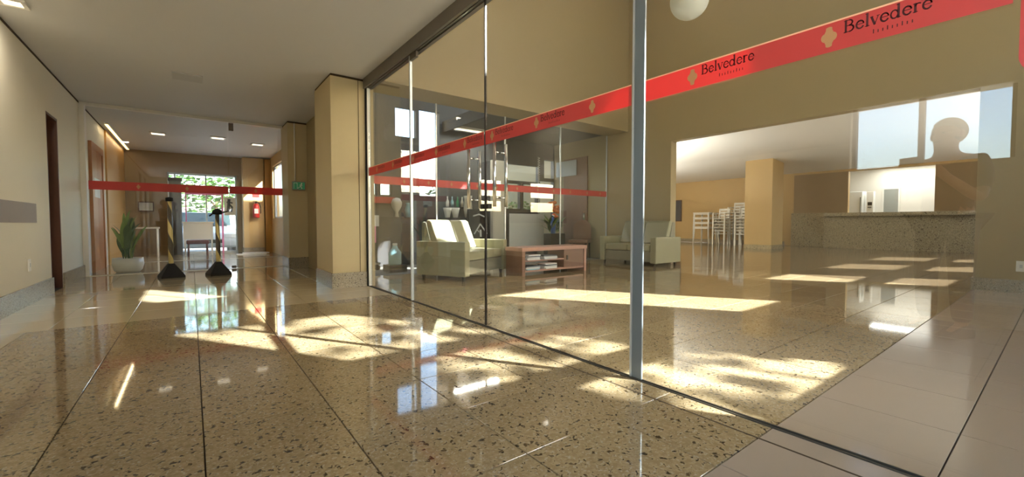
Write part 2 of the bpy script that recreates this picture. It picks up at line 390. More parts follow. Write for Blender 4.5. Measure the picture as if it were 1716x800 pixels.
# lounge shell
struct(MB().box(XG+0.06, XB, 6.15, YA+0.02, SOFF, HALL).build('wall_back', 'paint_beige'))
struct(MB().box(XG-0.06, XG+0.06, YF, 6.15, CEIL, HALL).box(XG-0.06, XG+0.06, 6.15, 15.0, CEIL+0.2, HALL).build('wall_over_glass', 'paint_beige'))
struct(holes_wall('x', XB, XB+0.2, YF, YA, 0, HALL, [(0.72, 5.05, -1, 2.57), (-0.85, 0.4, 4.75, 6.1)]).box(XB, XB+0.2, YA, 12.6, 0, 3.1).build('wall_right', 'paint_beige'))
struct(MB().box(XB-0.018, XB, 5.05, YA, 0, 0.15).box(XB-0.018, XB, YF, 0.72, 0, 0.16).box(XB-0.018, XB+0.2, 0.72, 0.738, 0, 0.16).box(XB, XB+0.2, 5.032, 5.05, 0, 0.15).build('baseboard_right', 'granite_trim'))
struct(MB().box(XG-0.06, XB+0.2, YF-0.2, YA+0.02, HALL, HALL+0.2).build('ceiling_lounge', 'paint_ceiling'))

# corridor side wall between the two pillars and beyond
struct(MB().box(1.80, 1.98, 6.66, 8.92, 0, CEIL).build('wall_corridor_right', 'paint_beige'))
struct(holes_wall('x', 1.90, 2.05, 9.62, 14.8, 0, CEIL, [(10.2, 14.0, 1.0, 2.5)]).build('wall_corridor_far_right', 'paint_ochre'))
o = struct(MB().box(1.97, 1.976, 10.2, 14.0, 1.0, 2.5).build('window_30', 'glass_far'))  # window added to let more daylight into the corridor
b = MB().box(1.95, 2.0, 10.2, 14.0, 1.0, 1.04).box(1.95, 2.0, 10.2, 14.0, 2.46, 2.5)
for y in (10.2, 11.45, 12.7, 13.96): b.box(1.95, 2.0, y, y+0.04, 1.04, 2.46)
b.build('window_frame', 'aluminium', o)
def pillar(x0, x1, y0, y1, label, m='paint_ochre'):
    t = thing('pillar', label, 'pillar', ((x0+x1)/2, (y0+y1)/2, 0))
    w, d = (x1-x0)/2, (y1-y0)/2
    MB().box(-w, w, -d, d, 0, CEIL-0.03).build('shaft', m, t)
    MB().box(-w+0.006, w-0.006, -d+0.006, d-0.006, CEIL-0.03, CEIL-0.001).build('shadow_gap', 'gap_dark', t)  # dark block, shade of the recess put into its colour
    MB().box(-w-0.015, w+0.001, -d-0.015, d, 0, 0.2).build('granite_base', 'granite_trim', t)
    return t
p1 = pillar(1.45, 1.885, 5.76, 6.62, 'beige pillar with granite base where the glass wall begins', 'paint_pillar')
p2 = pillar(1.47, 1.885, 8.93, 9.62, 'beige pillar carrying the green exit sign at end of corridor', 'paint_pillar')
MB().box(0.13, 0.137, -0.434, -0.43, 0.2, CEIL-0.03).build('joint', 'gap_dark', p1)

# left corridor door (dark leaf set back in its opening)
o = struct(MB().box(XL-0.15, XL-0.11, 7.55, 8.05, 0, 2.19).build('door_1', 'wood_dark'))
MB().box(XL-0.2, XL-0.001, 7.52, 7.55, 0, 2.22).box(XL-0.2, XL-0.001, 8.05, 8.08, 0, 2.22).box(XL-0.2, XL-0.001, 7.55, 8.05, 2.19, 2.22).build('door_frame', 'wood_dark', o)
MB().tube((XL-0.11, 7.62, 1.02), (XL-0.05, 7.62, 1.02), 0.01).tube((XL-0.055, 7.62, 1.02), (XL-0.055, 7.74, 1.02), 0.009).build('door_handle', 'chrome', o)
# orange wooden door beyond the partition
o = struct(MB().box(XL, XL+0.03, 10.25, 11.25, 0, 2.15).build('door_2', 'wood_orange'))
MB().box(XL, XL+0.045, 10.13, 10.25, 0, 2.27).box(XL, XL+0.045, 11.25, 11.37, 0, 2.27).box(XL, XL+0.045, 10.25, 11.25, 2.15, 2.27).build('door_frame', 'wood_orange', o)
b = MB().box(XL+0.03, XL+0.034, 10.4, 10.95, 1.32, 1.66); b.build('door_notice', 'paper_white', o)
o = struct(MB().box(XL, XL+0.03, 11.9, 14.75, 0, CEIL-0.03).build('trim_2', 'wood_panel'))

# corridor end
ENDW = (-0.5, 1.08, 0.0, 2.25)
struct(holes_wall('y', 14.8, 15.0, XL, 2.05, 0, CEIL, [ENDW]).build('wall_corridor_end', 'paint_brown'))
o = struct(MB().box(-0.5, 1.08, 14.88, 14.89, 0, 2.25).build('window_8', 'glass_far'))
b = MB()
for x in (-0.5, -0.36, 0.33, 1.04): b.box(x, x+0.035, 14.84, 14.93, 0, 2.25)
b.box(-0.5, 1.08, 14.84, 14.93, 1.72, 1.76).box(-0.5, 1.08, 14.84, 14.93, 2.2, 2.25).box(-0.5, 1.08, 14.84, 14.93, 0, 0.06)
b.build('window_frame', 'aluminium', o)
MB().box(-0.13, 0.74, 14.79, 14.83, 1.66, 1.71).box(0.70, 0.74, 14.79, 14.83, 0.0, 1.66).box(-0.13, -0.10, 14.79, 14.83, 0.86, 1.66).build('door_frame', 'pink_frame', o)
t = thing('pillar', 'ochre pillar carrying the fire extinguisher beside the corridor end window', 'pillar', (1.42, 14.55, 0))
MB().box(-0.22, 0.3, -0.2, 0.24, 0, CEIL-0.03).build('shaft', 'paint_ochre', t)
MB().box(-0.235, 0.301, -0.215, 0.241, 0, 0.15).build('granite_base', 'granite_trim', t)
struct(MB().box(1.74, 1.9, 14.3, 14.8, 0, CEIL-0.04).build('trim_3', 'wood_panel'))
t = thing('column', 'slim blue grey column left of the corridor end window', 'column', (-0.33, 14.62, 0))
MB().box(-0.13, 0.13, -0.13, 0.13, 0, 2.0, c=0.02).build('shaft', 'kiosk_grey', t)
MB().box(-0.15, 0.15, -0.15, 0.15, 2.0, 2.08, c=0.01).build('capital', 'kiosk_dark', t)
# ------------------------------------------------------------------ dining hall beyond the opening
struct(MB().box(XB+0.2, 16.4, YF, 12.6, 3.07, 3.27).prism([(16.4, 3.27), (16.4, 3.07), (14.6, 3.07), (18.19, 2.74), (18.19, 3.27)], YF, 12.4, 'y').build('ceiling_dining', 'paint_white'))
struct(holes_wall('x', 18.2, 18.35, YF, 12.6, 0, 3.2, [(2.5, 4.65, 1.22, 2.66)]).build('wall_dining_back', 'paint_ochre'))
struct(MB().box(XB+0.2, 18.35, 12.4, 12.6, 0, 3.2).build('wall_dining_left', 'paint_ochre'))
struct(MB().box(18.18, 18.2, 6.6, 12.4, 0, 0.16).build('baseboard_dining', 'granite_trim'))
struct(MB().box(18.165, 18.2, 0.6, 2.5, 1.22, 2.66).build('trim_4', 'paint_brown'))
struct(MB().box(18.165, 18.2, 4.65, 6.3, 1.22, 2.66).build('trim_5', 'paint_brown'))
t = thing('pillar', 'ochre square pillar standing in front of the dining hall wall', 'pillar', (15.75, 6.37, 0))
MB().box(-0.45, 0.45, -0.43, 0.43, 0, 3.07).build('shaft', 'paint_ochre', t)
MB().box(-0.465, 0.465, -0.445, 0.445, 0, 0.13).build('granite_base', 'granite_counter', t)
# kitchen behind the hatch
struct(MB().box(18.35, 20.3, 0.6, 0.7, 0, 3.0).box(18.35, 20.3, 6.5, 6.6, 0, 3.0).box(20.3, 20.4, 0.6, 6.6, 0, 3.0).build('wall_kitchen', 'paint_white'))
struct(MB().box(18.35, 20.4, 0.6, 6.6, 2.9, 3.0).build('ceiling_kitchen', 'paint_white'))
o = struct(MB().box(20.27, 20.3, 3.72, 4.12, 0.0, 2.1).build('door_3', 'grey_paint'))
MB().box(20.26, 20.3, 3.67, 3.72, 0.0, 2.15).box(20.26, 20.3, 4.12, 4.17, 0.0, 2.15).box(20.26, 20.3, 3.72, 4.12, 2.1, 2.15).build('door_frame', 'paint_white', o)
t = thing('fridge', 'white fridge seen through the kitchen hatch', 'fridge', (19.6, 4.9, 0))
MB().box(-0.3, 0.3, -0.4, 0.4, 0, 2.02, c=0.02).build('body', 'white_enamel', t)
d = MB().box(-0.34, -0.305, -0.39, 0.39, 0.05, 2.0, c=0.01).build('door', 'white_enamel', t)
MB().box(-0.37, -0.34, -0.36, -0.33, 1.2, 1.8).build('handle', 'grey_paint', d)
t = thing('water_filter', 'small white water dispenser beside the fridge in the kitchen', 'dispenser', (19.5, 4.32, 0))
MB().box(-0.12, 0.12, -0.1, 0.1, 0, 2.0, c=0.015).build('body', 'plastic_white', t)
MB().box(-0.125, -0.118, -0.06, 0.06, 1.5, 1.62).box(-0.16, -0.118, -0.05, 0.05, 1.42, 1.45).build('tap_panel', 'dark_metal', t)
# serving counter
t = thing('serving_counter', 'granite serving counter along the back wall of the dining hall', 'counter', (17.9, 3.2, 0))
MB().box(0.0, 0.29, -2.2, 2.05, 0, 1.1).build('front_panel', 'granite_counter', t)
MB().box(0.2, 0.29, 2.05, 3.15, 0, 1.24).build('side_panel', 'granite_counter', t)
MB().box(-0.22, 0.26, -2.2, 2.0, 1.1, 1.22, c=0.01).build('worktop', 'granite_counter', t)

# ------------------------------------------------------------------ lettering and emblems of the red strips
def stroke(mb, pts, w, put):
    for (x0, y0), (x1, y1) in zip(pts[:-1], pts[1:]):
        d = math.hypot(x1-x0, y1-y0) or 1e-6
        nx, ny = -(y1-y0)/d*w/2, (x1-x0)/d*w/2; ex, ey = (x1-x0)/d*w*0.2, (y1-y0)/d*w*0.2
        q = [(x0+nx-ex, y0+ny-ey), (x0-nx-ex, y0-ny-ey), (x1-nx+ex, y1-ny+ey), (x1+nx+ex, y1+ny+ey)]
        mb.add([put(*p) for p in q], [(0, 1, 2, 3)])
def arc(cx, cy, rx, ry, a0, a1, n=10): return [(cx+rx*math.cos(R(a0+(a1-a0)*i/n)), cy+ry*math.sin(R(a0+(a1-a0)*i/n))) for i in range(n+1)]
TK, TN = 0.15, 0.06
LET = {
 'B': (0.78, [([(.14,0),(.14,1)],TK),([(0,.03),(.4,.03)],TN),([(0,.97),(.4,.97)],TN),(arc(.36,.76,.22,.22,90,-90),.11),([(.14,.53),(.4,.53)],TN),(arc(.38,.28,.28,.26,90,-90),.12)]),
 'e': (0.62, [([(.1,.37),(.52,.37)],TN),(arc(.31,.33,.24,.32,8,60),.09),(arc(.31,.33,.24,.32,60,330),.12)]),
 'l': (0.34, [([(.16,0),(.16,1.05)],TK),([(.02,.03),(.3,.03)],TN),([(.04,1.0),(.16,1.03)],TN)]),
 'v': (0.6, [([(.08,.66),(.3,0)],TK),([(.3,0),(.52,.66)],TN),([(0,.65),(.2,.65)],TN),([(.42,.65),(.6,.65)],TN)]),
 'd': (0.72, [(arc(.28,.33,.22,.32,20,340),.11),([(.52,0),(.52,1.05)],TK),([(.52,.03),(.66,.03)],TN),([(.4,1.0),(.52,1.03)],TN)]),
 'r': (0.5, [([(.14,0),(.14,.66)],TK),([(.02,.03),(.28,.03)],TN),([(.02,.64),(.14,.66)],TN),(arc(.32,.42,.18,.22,170,50),.09)]),
}
def word(mb, text, h, put):
    x = 0.0
    for chh in text:
        w, st = LET[chh]
        for pts, sw in st: stroke(mb, [((p[0]+x)*h, p[1]*h) for p in pts], sw*h, put)
        x += w
    return x*h
def emblem_mesh(put, s):
    mb = MB()
    pts = []
    for k in range(40):                       # pointed four-lobed leaf outline
        a = 2*math.pi*k/40
        r = s*(0.78 + 0.22*abs(math.cos(2*a))**0.8) * (1.12 if abs(math.sin(a)) > 0.9 else 0.86)
        pts.append(put(r*math.cos(a), r*math.sin(a)*1.15))
    mb.add(pts, [tuple(range(40))]); return mb
def strip_x(parent, y0, y1, spots, z0=1.49, z1=1.602, xs=1.9125, letters=True):
    """red strip on the near glass wall; the reader stands at x < XG, so text runs towards -y"""
    s = MB().box(xs-0.0006, xs, y0, y1, z0, z1).build('red_strip', 'red_film', parent)
    MB().box(xs-0.0012, xs-0.0006, y0, y1, z1-0.006, z1).build('strip_edge', 'film_edge', s)
    for ye in spots:
        emblem_mesh(lambda u, v: (xs-0.0014, ye-u, (z0+z1)/2+v), 0.029).build('emblem', 'emblem_tan', s)
        ty = ye - 0.045
        if letters and ty - 0.24 > y0:
            mb = MB(); L = word(mb, 'Belvedere', 0.043, lambda u, v: (xs-0.0014, ty-u, 1.545+v))
            for k in range(9):                # small unreadable second line
                stroke(mb, [(0.085+k*0.0125, 0), (0.085+k*0.0125, 0.009 + 0.004*(k % 3 == 0))], 0.0032, lambda u, v: (xs-0.0014, ty-u, 1.515+v))
            mb.build('lettering', 'letter_dark', s)
    return s

# ------------------------------------------------------------------ near glass wall
GT = 2.66
def pane(name, y0, y1, z0, z1, label):
    return struct(MB().box(XG-0.005, XG+0.005, y0, y1, z0, z1).build(name, 'glass_clear'), label)
w1 = pane('window_1', 4.36, 5.70, 0.012, GT, 'fixed glass pane next to the beige pillar')
strip_x(w1, 4.36, 5.70, [4.85, 5.39])
d1 = pane('door_4', 2.895, 4.33, 0.012, GT, 'left leaf of the glass double door with red strip')
strip_x(d1, 2.895, 4.33, [3.2, 3.74, 4.28])
d2 = pane('door_5', 1.45, 2.875, 0.012, GT, 'right leaf of the glass double door with red strip')
strip_x(d2, 1.45, 2.875, [1.73, 2.24, 2.78])
w2 = pane('window_2', YF, 1.36, 0.012, GT, 'large glass pane with lettered red strip nearest the camera')
s2 = strip_x(w2, 0.115, 1.36, [1.10, 0.56])
mb = MB(); mb.prism([(0.10, 1.62), (0.10, 1.33)] + [(0.045+0.055*math.cos(R(a)), 1.33+0.055*math.sin(R(a))) for a in range(-10, -180, -20)] + [(-0.01, 1.62)], 1.911, 1.9125, 'x'); mb.build('red_tab', 'red_film', w2)
for d, y, s in ((d1, 3.06, 1), (d2, 2.68, -1)):
    for side in (-1, 1):
        x = XG + side*0.055
        h = MB().tube((x, y, 0.98), (x, y, 1.47), 0.014, n=14)
        for z in (1.05, 1.40): h.tube((XG+side*0.005, y, z), (x, y, z), 0.008)
        h.build('pull_handle', 'chrome', d)
    MB().box(XG-0.02, XG+0.02, 2.885-0.006+(0.012 if s > 0 else -0.055), 2.885+(0.055 if s > 0 else -0.012), 0.97, 1.01, c=0.004).build('lock', 'dark_metal', d)
    e = 2.89 if s > 0 else 2.876
    MB().box(XG-0.006, XG+0.006, e, e+0.004, 0.012, GT).build('edge_seal', 'dark_metal', d)
    for z0_, z1_ in ((GT-0.06, GT),):
        MB().box(XG-0.016, XG+0.016, (4.17 if s > 0 else 1.45), (4.33 if s > 0 else 1.61), z0_, z1_, c=0.004).build('patch_fitting', 'rail_grey', d)
t = thing('glass_post', 'steel blue metal post between the double door and the large glass pane', 'post', (XG, 1.405, 0))
MB().box(-0.006, 0.006, -0.036, 0.026, 0.006, GT, c=0.002).build('profile', 'steel_blue', t)
MB().box(-0.009, 0.007, 0.027, 0.04, 0.006, GT, c=0.002).build('edge_profile', 'aluminium', t)
t = thing('glass_post', 'thin bright metal post between fixed pane and glass door', 'post', (XG, 4.345, 0))
MB().box(-0.014, 0.014, -0.012, 0.012, 0.006, GT, c=0.003).build('profile', 'aluminium', t)
t = thing('glass_post', 'white metal jamb post of the glass wall against the beige pillar', 'post', (XG, 5.715, 0))
MB().box(-0.02, 0.02, -0.012, 0.012, 0.006, GT, c=0.003).build('profile', 'plastic_white', t)
MB().box(0.022, 0.06, -0.02, 0.4, 0, SOFF).build('jamb_return', 'paint_beige', t)
struct(MB().box(XG-0.06, XG-0.035, YF, 5.74, GT-0.01, CEIL-0.001).box(XG-0.035, XG-0.012, YF, 5.74, GT+0.03, CEIL-0.001).box(XG+0.012, XG+0.05, YF, 5.74, GT-0.01, CEIL-0.001).box(XG-0.012, XG+0.012, YF, 5.74, GT+0.002, CEIL-0.001).build('trim_6', 'rail_grey'))
struct(MB().box(1.887, 1.915, 5.735, 5.76, 0.0, CEIL-0.001).build('trim_7', 'dark_metal'))

# ------------------------------------------------------------------ far lounge glazing towards the yard
def strip_y(parent, y, x0, x1, z0, z1, spots, s_=0.026):
    s = MB().box(x0, x1, y-0.0006, y, z0, z1).build('red_strip', 'red_film', parent)
    for xe in spots: emblem_mesh(lambda u, v: (xe+u, y-0.0014, (z0+z1)/2+v), s_).build('emblem', 'emblem_tan', s)
xsA = [2.0, 3.45, 4.95, 6.45, 7.98]
for k in range(4):
    o = struct(MB().box(xsA[k]+0.006, xsA[k+1]-0.006, YA-0.004, YA+0.004, 0.01, SOFF-0.01).build('window_%d' % (3+k), 'glass_far'))
    strip_y(o, YA-0.006, xsA[k]+0.006, xsA[k+1]-0.006, 1.49, 1.62, [xsA[k]+0.3, xsA[k]+0.85, xsA[k]+1.3])
b = MB()
for x in xsA: b.box(x-0.012, x+0.012, YA-0.012, YA+0.012, 0, SOFF)
struct(b.build('trim_8', 'aluminium'))

# ------------------------------------------------------------------ glass partition across the corridor
o = struct(MB().box(-1.30, 0.56, 9.496, 9.504, 0.008, CEIL-0.06).build('window_7', 'glass_far'), 'left pane of the glass partition across the corridor')
strip_y(o, 9.494, -1.30, 0.56, 1.40, 1.54, [-0.7, -0.05], 0.03)
o2 = struct(MB().box(0.58, 1.46, 9.496, 9.504, 0.008, CEIL-0.06).build('door_6', 'glass_far'), 'glass door leaf at the right end of the corridor partition')
strip_y(o2, 9.494, 0.58, 1.46, 1.41, 1.55, [1.0], 0.03)
MB().box(0.585, 0.66, 9.48, 9.52, CEIL-0.2, CEIL-0.06, c=0.004).build('patch_fitting', 'rail_grey', o2)
MB().box(0.585, 0.66, 9.48, 9.52, 0.01, 0.06, c=0.004).build('patch_fitting', 'rail_grey', o2)
struct(MB().box(XL, 1.47, 9.47, 9.53, CEIL-0.05, CEIL-0.001).build('trim_9', 'paint_white'))
struct(MB().box(XL, -1.315, 9.43, 9.56, 0.006, CEIL-0.05).build('shade_strip0', 'paint_white'))

# ------------------------------------------------------------------ lounge furniture
def sofa(label, loc, rz, L, W, arm_h=0.58, back_h=0.88):
    t = thing('sofa', label, 'sofa', loc, rz, 'two seat sofas in the lounge')
    l, w = L/2, W/2; aw = 0.13
    MB().box(-l+aw, l-aw, -w+0.04, w-0.02, 0.09, 0.29, c=0.012).build('base', 'leatherette_shaded', t)
    for s in (-1, 1):
        x0, x1 = (-l, -l+aw) if s < 0 else (l-aw, l)
        MB().box(x0, x1, -w, w, 0.07, arm_h, c=0.015).build('armrest', 'leatherette', t)
    # reclined back with two cushions
    MB().prism([(w-0.20, 0.3), (w, 0.09), (w, back_h-0.02), (w-0.03, back_h), (w-0.09, back_h-0.01), (w-0.22, 0.42)], -l+aw+0.002, l-aw-0.002, 'x').build('back_frame', 'leatherette_shaded', t, 0.012)
    cw = (L-2*aw)/2
    for k in range(2):
        x0 = -l+aw+k*cw+0.012; x1 = x0+cw-0.024
        MB().box(x0, x1, -w+0.02, w-0.24, 0.295, 0.43, c=0.03).build('seat_cushion', 'leatherette', t)
        MB().prism([(w-0.36, 0.44), (w-0.22, 0.43), (w-0.065, back_h-0.01), (w-0.09, back_h+0.03), (w-0.15, back_h+0.03), (w-0.19, back_h)], x0, x1, 'x').build('back_cushion', 'leatherette', t, 0.025)
    for sx in (-1, 1):
        for sy in (-1, 1): MB().tube((sx*(l-0.08), sy*(w-0.08), 0), (sx*(l-0.08), sy*(w-0.08), 0.085), 0.022, 0.03).build('foot', 'dark_metal', t)
    return t
th = R(27); L1, W1 = 1.35, 0.88
sofa('pale olive sofa standing at an angle with sunlit back cushions', (3.13 + math.cos(th)*L1/2 - math.sin(th)*W1/2, 5.24 + math.sin(th)*L1/2 + math.cos(th)*W1/2, 0), th, L1, W1)
sofa('pale olive sofa set straight against the beige right wall', (7.5, 5.46, 0), R(-90), 1.4, 0.86)

t = thing('coffee_table', 'low pink wood coffee table with open magazine shelf between the sofas', 'table', (4.94, 5.48, 0))
MB().box(-0.75, 0.75, -0.23, 0.23, 0.40, 0.46, c=0.004).build('top', 'wood_pink', t)
MB().box(-0.74, -0.68, -0.22, 0.22, 0, 0.40).build('end_panel', 'wood_brown', t)
MB().box(0.69, 0.74, -0.22, 0.22, 0, 0.40).build('end_panel', 'wood_pink', t)
MB().box(-0.68, 0.69, -0.2, 0.22, 0.06, 0.09).build('shelf', 'wood_pink', t)
MB().box(-0.68, 0.2, -0.2, 0.22, 0.23, 0.25).build('shelf', 'wood_pink', t)
d = MB().box(0.2, 0.69, -0.2, -0.18, 0.09, 0.40).build('cupboard_front', 'wood_brown', t)
MB().box(0.2, 0.22, -0.18, 0.22, 0.09, 0.40).build('divider', 'wood_brown', t)
MB().box(0.26, 0.29, -0.215, -0.2, 0.22, 0.3).build('handle', 'dark_metal', d)
mags = [(-0.5, 0.251, 5, 'paper_white'), (-0.12, 0.251, 4, 'paper_grey'), (-0.5, 0.091, 4, 'paper_cyan'), (-0.1, 0.091, 5, 'paper_white')]
MLAB = ['left pile, upper coffee table shelf', 'right pile, upper coffee table shelf', 'left pile, lower coffee table shelf', 'right pile, lower coffee table shelf']
MORD = ['lowest', 'second from below', 'third from below', 'fourth from below']
for (x, z, n, m), lab in zip(mags, MLAB):
    for k in range(n):
        mm = [m, 'paper_white', 'paper_grey', 'paper_dark'][k % 4]
        o = MB().box(-0.14, 0.14, -0.1, 0.1, 0, 0.016).build('magazine', mm)
        o.location = (4.94+x+rnd.uniform(-.015, .015), 5.37+rnd.uniform(-.015, .01), z+k*0.0175); o.rotation_euler = (0, 0, rnd.uniform(-.12, .12))
        tag(o, 'magazine, ' + (MORD[k] if k < n-1 else 'topmost') + ' in ' + lab, 'magazine', 'magazines on the coffee table')

# globe lamp hanging in the lounge
t = thing('globe_lamp', 'white glass globe lamp hanging from the lounge ceiling', 'lamp', (4.28, 2.51, 3.23))
MB().ball((0, 0, 0), 0.195, 32, 20).build('globe', 'globe_glass', t)
MB().lathe([(0.0, 0.26), (0.06, 0.26), (0.07, 0.17), (0.0, 0.17)]).build('collar', 'aluminium', t)
MB().tube((0, 0, 0.26), (0, 0, HALL-3.23), 0.006).build('cord', 'dark_metal', t)

def area(name, loc, sx, sy, e, c=(1, 0.92, 0.8), rot=(0, 0, 0), parent=None):
    l = bpy.data.lights.new(name, 'AREA'); l.shape = 'RECTANGLE'; l.size = sx; l.size_y = sy; l.energy = e; l.color = c
    o = bpy.data.objects.new(name, l); col.objects.link(o); o.location = loc; o.rotation_euler = rot; o.parent = parent
    return o
# square downlights
def downlight(x, y, z, label, s=0.11, e=0, group='square ceiling downlights', m='lamp_on'):
    t = thing('ceiling_downlight', label, 'lamp', (x, y, z), 0, group)
    MB().box(-s-0.03, s+0.03, -s-0.03, -s, -0.02, 0).box(-s-0.03, s+0.03, s, s+0.03, -0.02, 0).box(-s-0.03, -s, -s, s, -0.02, 0).box(s, s+0.03, -s, s, -0.02, 0).build('frame', 'plastic_white', t)
    MB().box(-s, s, -s, s, -0.012, -0.001).build('diffuser', m, t)
    if e: area('lamp_light', (0, 0, -0.025), 2*s, 2*s, e, parent=t)
    return t
downlight(-0.53, 11.82, CEIL, 'square ceiling downlight nearest the left wall of the corridor')
downlight(0.51, 11.6, CEIL, 'square ceiling downlight in the middle of the corridor ceiling')
downlight(1.32, 11.98, CEIL, 'square ceiling downlight nearest the right side of the corridor')
downlight(-1.2, 5.6, CEIL, 'bright ceiling lamp above the beige left wall', 0.06, 9, 'square ceiling downlights')
t = thing('ceiling_hatch', 'faint square access plate on the lobby ceiling', 'plate', (0.0, 7.07, CEIL))
MB().box(-0.16, 0.16, -0.16, 0.16, -0.012, 0, c=0.003).build('plate', 'hatch_grey', t)
t = thing('led_strip', 'slanting bright linear light along the corridor ceiling edge', 'lamp', (-1.26, 12.9, CEIL))
MB().box(-0.03, 0.03, -1.75, 1.75, -0.03, 0).build('profile', 'plastic_white', t)
MB().box(-0.022, 0.022, -1.72, 1.72, -0.038, -0.0305).build('diffuser', 'led_warm', t)
area('lamp_light', (0, 0, -0.045), 0.04, 3.4, 2, (1, 0.82, 0.55), parent=t)
# added fill lamps of the dining hall and high lounge, and the kitchen lamp
def tube_lamp(x, y, z, label, e, L=1.2, along='y', c=(1, 0.96, 0.88)):
    t = thing('tube_lamp', label, 'lamp', (x, y, z), 0 if along == 'y' else R(90), 'ceiling tube lamps')
    MB().box(-0.06, 0.06, -L/2, L/2, -0.05, 0).build('housing', 'plastic_white', t)
    MB().tube((0, -L/2+0.03, -0.07), (0, L/2-0.03, -0.07), 0.018).build('tube', 'lamp_on', t)
    area('lamp_light', (0, 0, -0.1), 0.1, L, e, c, parent=t)
for x, y, lab in ((10.2, 7.3, 'nearest the lounge wall'), (11.6, 8.9, 'hidden left of the opening'), (13.6, 10.6, 'in the far left part'), (10.4, -0.35, 'under the first facade window'), (13.0, -0.35, 'under the second facade window'), (15.8, -0.35, 'under the third facade window')):  # out-of-sight uplights, added only to brighten the hall ceiling
    t = thing('fill_uplight', 'unseen fill lamp added to brighten the dining ceiling, ' + lab, 'lamp', (x, y, 0), 0, 'added dining hall fill lamps')
    MB().lathe([(0, 0), (0.14, 0), (0.14, 0.02), (0.02, 0.035), (0, 0.035)]).build('base', 'aluminium', t)
    MB().tube((0, 0, 0.03), (0, 0, 1.12), 0.014).build('pole', 'aluminium', t)
    MB().lathe([(0.02, 1.1), (0.14, 1.15), (0.2, 1.25), (0.19, 1.25), (0.13, 1.165), (0.0, 1.12)]).build('bowl', 'aluminium', t)
    area('lamp_light', (0, 0, 1.24), 0.24, 0.24, 75 if y > 0 else 22, (1, 0.96, 0.9), (R(180), 0, 0), t)
tube_lamp(9.6, 8.0, 3.065, 'unseen tube lamp added to brighten the dining hall, behind the lounge wall', 30)  # this and the next tube lamp are unseen, added as hall fill
tube_lamp(13.0, 10.6, 3.065, 'unseen tube lamp added to brighten the dining hall, far left corner', 40)
for k, (x, y) in enumerate(((3.2, 1.5), (6.4, 1.5), (3.2, 4.4), (6.4, 4.4))):  # panels above the view, added as fill light for the lounge
    t = thing('fill_panel', 'unseen square panel added as fill light on the lounge ceiling, ' + ['front left', 'front right', 'rear left', 'rear right'][k], 'lamp', (x, y, HALL), 0, 'added lounge fill panels')
    MB().box(-0.65, 0.65, -0.65, 0.65, -0.05, 0).build('frame', 'plastic_white', t); MB().box(-0.6, 0.6, -0.6, 0.6, -0.06, -0.051).build('diffuser', 'lamp_soft', t)
    area('lamp_light', (0, 0, -0.07), 1.2, 1.2, 1.0, (1, 0.96, 0.88), parent=t)
t = thing('kitchen_panel', 'square light panel on the kitchen ceiling behind the hatch', 'lamp', (19.3, 3.4, 2.9))
MB().box(-0.8, 0.8, -0.9, 0.9, -0.03, 0).build('frame', 'plastic_white', t); MB().box(-0.77, 0.77, -0.87, 0.87, -0.036, -0.031).build('diffuser', 'lamp_soft', t)
area('lamp_light', (0, 0, -0.045), 1.5, 1.7, 30, (0.97, 1, 1), parent=t)

# ------------------------------------------------------------------ corridor things
def zebra_post(x, y, h, label, knob):
    t = thing('barrier_post', label, 'post', (x, y, 0), R(12), 'striped barrier posts')
    MB().add([(-.15,-.15,0),(.15,-.15,0),(.15,.15,0),(-.15,.15,0),(-.15,-.15,.03),(.15,-.15,.03),(.15,.15,.03),(-.15,.15,.03),(-.035,-.035,.22),(.035,-.035,.22),(.035,.035,.22),(-.035,.035,.22)],
             [(3,2,1,0),(0,1,5,4),(1,2,6,5),(2,3,7,6),(3,0,4,7),(4,5,9,8),(5,6,10,9),(6,7,11,10),(7,4,8,11),(8,9,10,11)]).build('pyramid_base', 'black_rubber', t)
    MB().tube((0, 0, 0.22), (0, 0, h), 0.034, 0.03, 16).build('pole', 'zebra', t)
    if knob:
        k = MB().lathe([(0.0, 0), (0.06, 0), (0.075, 0.03), (0.06, 0.07), (0.03, 0.09), (0.0, 0.1)], (0, 0, h)).build('head', 'black_rubber', t)
        MB().tube((0.05, 0, h+0.03), (0.14, 0, h+0.05), 0.012).build('hook', 'black_rubber', k); MB().tube((-0.05, 0, h+0.03), (-0.11, 0, h-0.03), 0.012).build('hook', 'black_rubber', k)
    else:
        MB().lathe([(0.0, 0), (0.05, 0), (0.05, 0.05), (0.0, 0.07)], (0, 0, h)).build('head', 'black_rubber', t)
zebra_post(-0.27, 8.55, 1.2, 'yellow and black striped post on pyramid base, left of the pair', False)
zebra_post(0.34, 8.48, 1.0, 'yellow and black striped post with black knob, right of the pair', True)

t = thing('potted_plant', 'leafy green plant in a white bowl behind the corridor glass', 'plant', (-0.9, 9.95, 0))
pot = MB().lathe([(0.0, 0.0), (0.15, 0.0), (0.19, 0.04), (0.215, 0.14), (0.205, 0.25), (0.19, 0.25), (0.195, 0.14), (0.0, 0.2)], n=28).build('bowl', 'ceramic', t)
MB().lathe([(0.0, 0.225), (0.19, 0.225), (0.19, 0.2)]).build('soil', 'soil', pot)
lf = MB()
def leaf_mesh(L, W):
    b = MB(); n = 7; v = []; f = []
    for i in range(n+1):
        s = i/n; w = W*math.sin(math.pi*min(1, s*0.92+0.06)); x = L*s*0.62; z = L*(s - 0.38*s*s)
        v += [(x, -w, z), (x, 0, z-0.25*w), (x, w, z)]
    for i in range(n):
        for k in (0, 1): f.append((3*i+k, 3*i+k+1, 3*i+k+4, 3*i+k+3))
    b.add(v, f, True); return b
LM = [leaf_mesh(0.5, 0.045).mesh('leaf', 'leaf'), leaf_mesh(0.42, 0.055).mesh('leaf', 'leaf'), leaf_mesh(0.6, 0.035).mesh('leaf', 'leaf_light')]
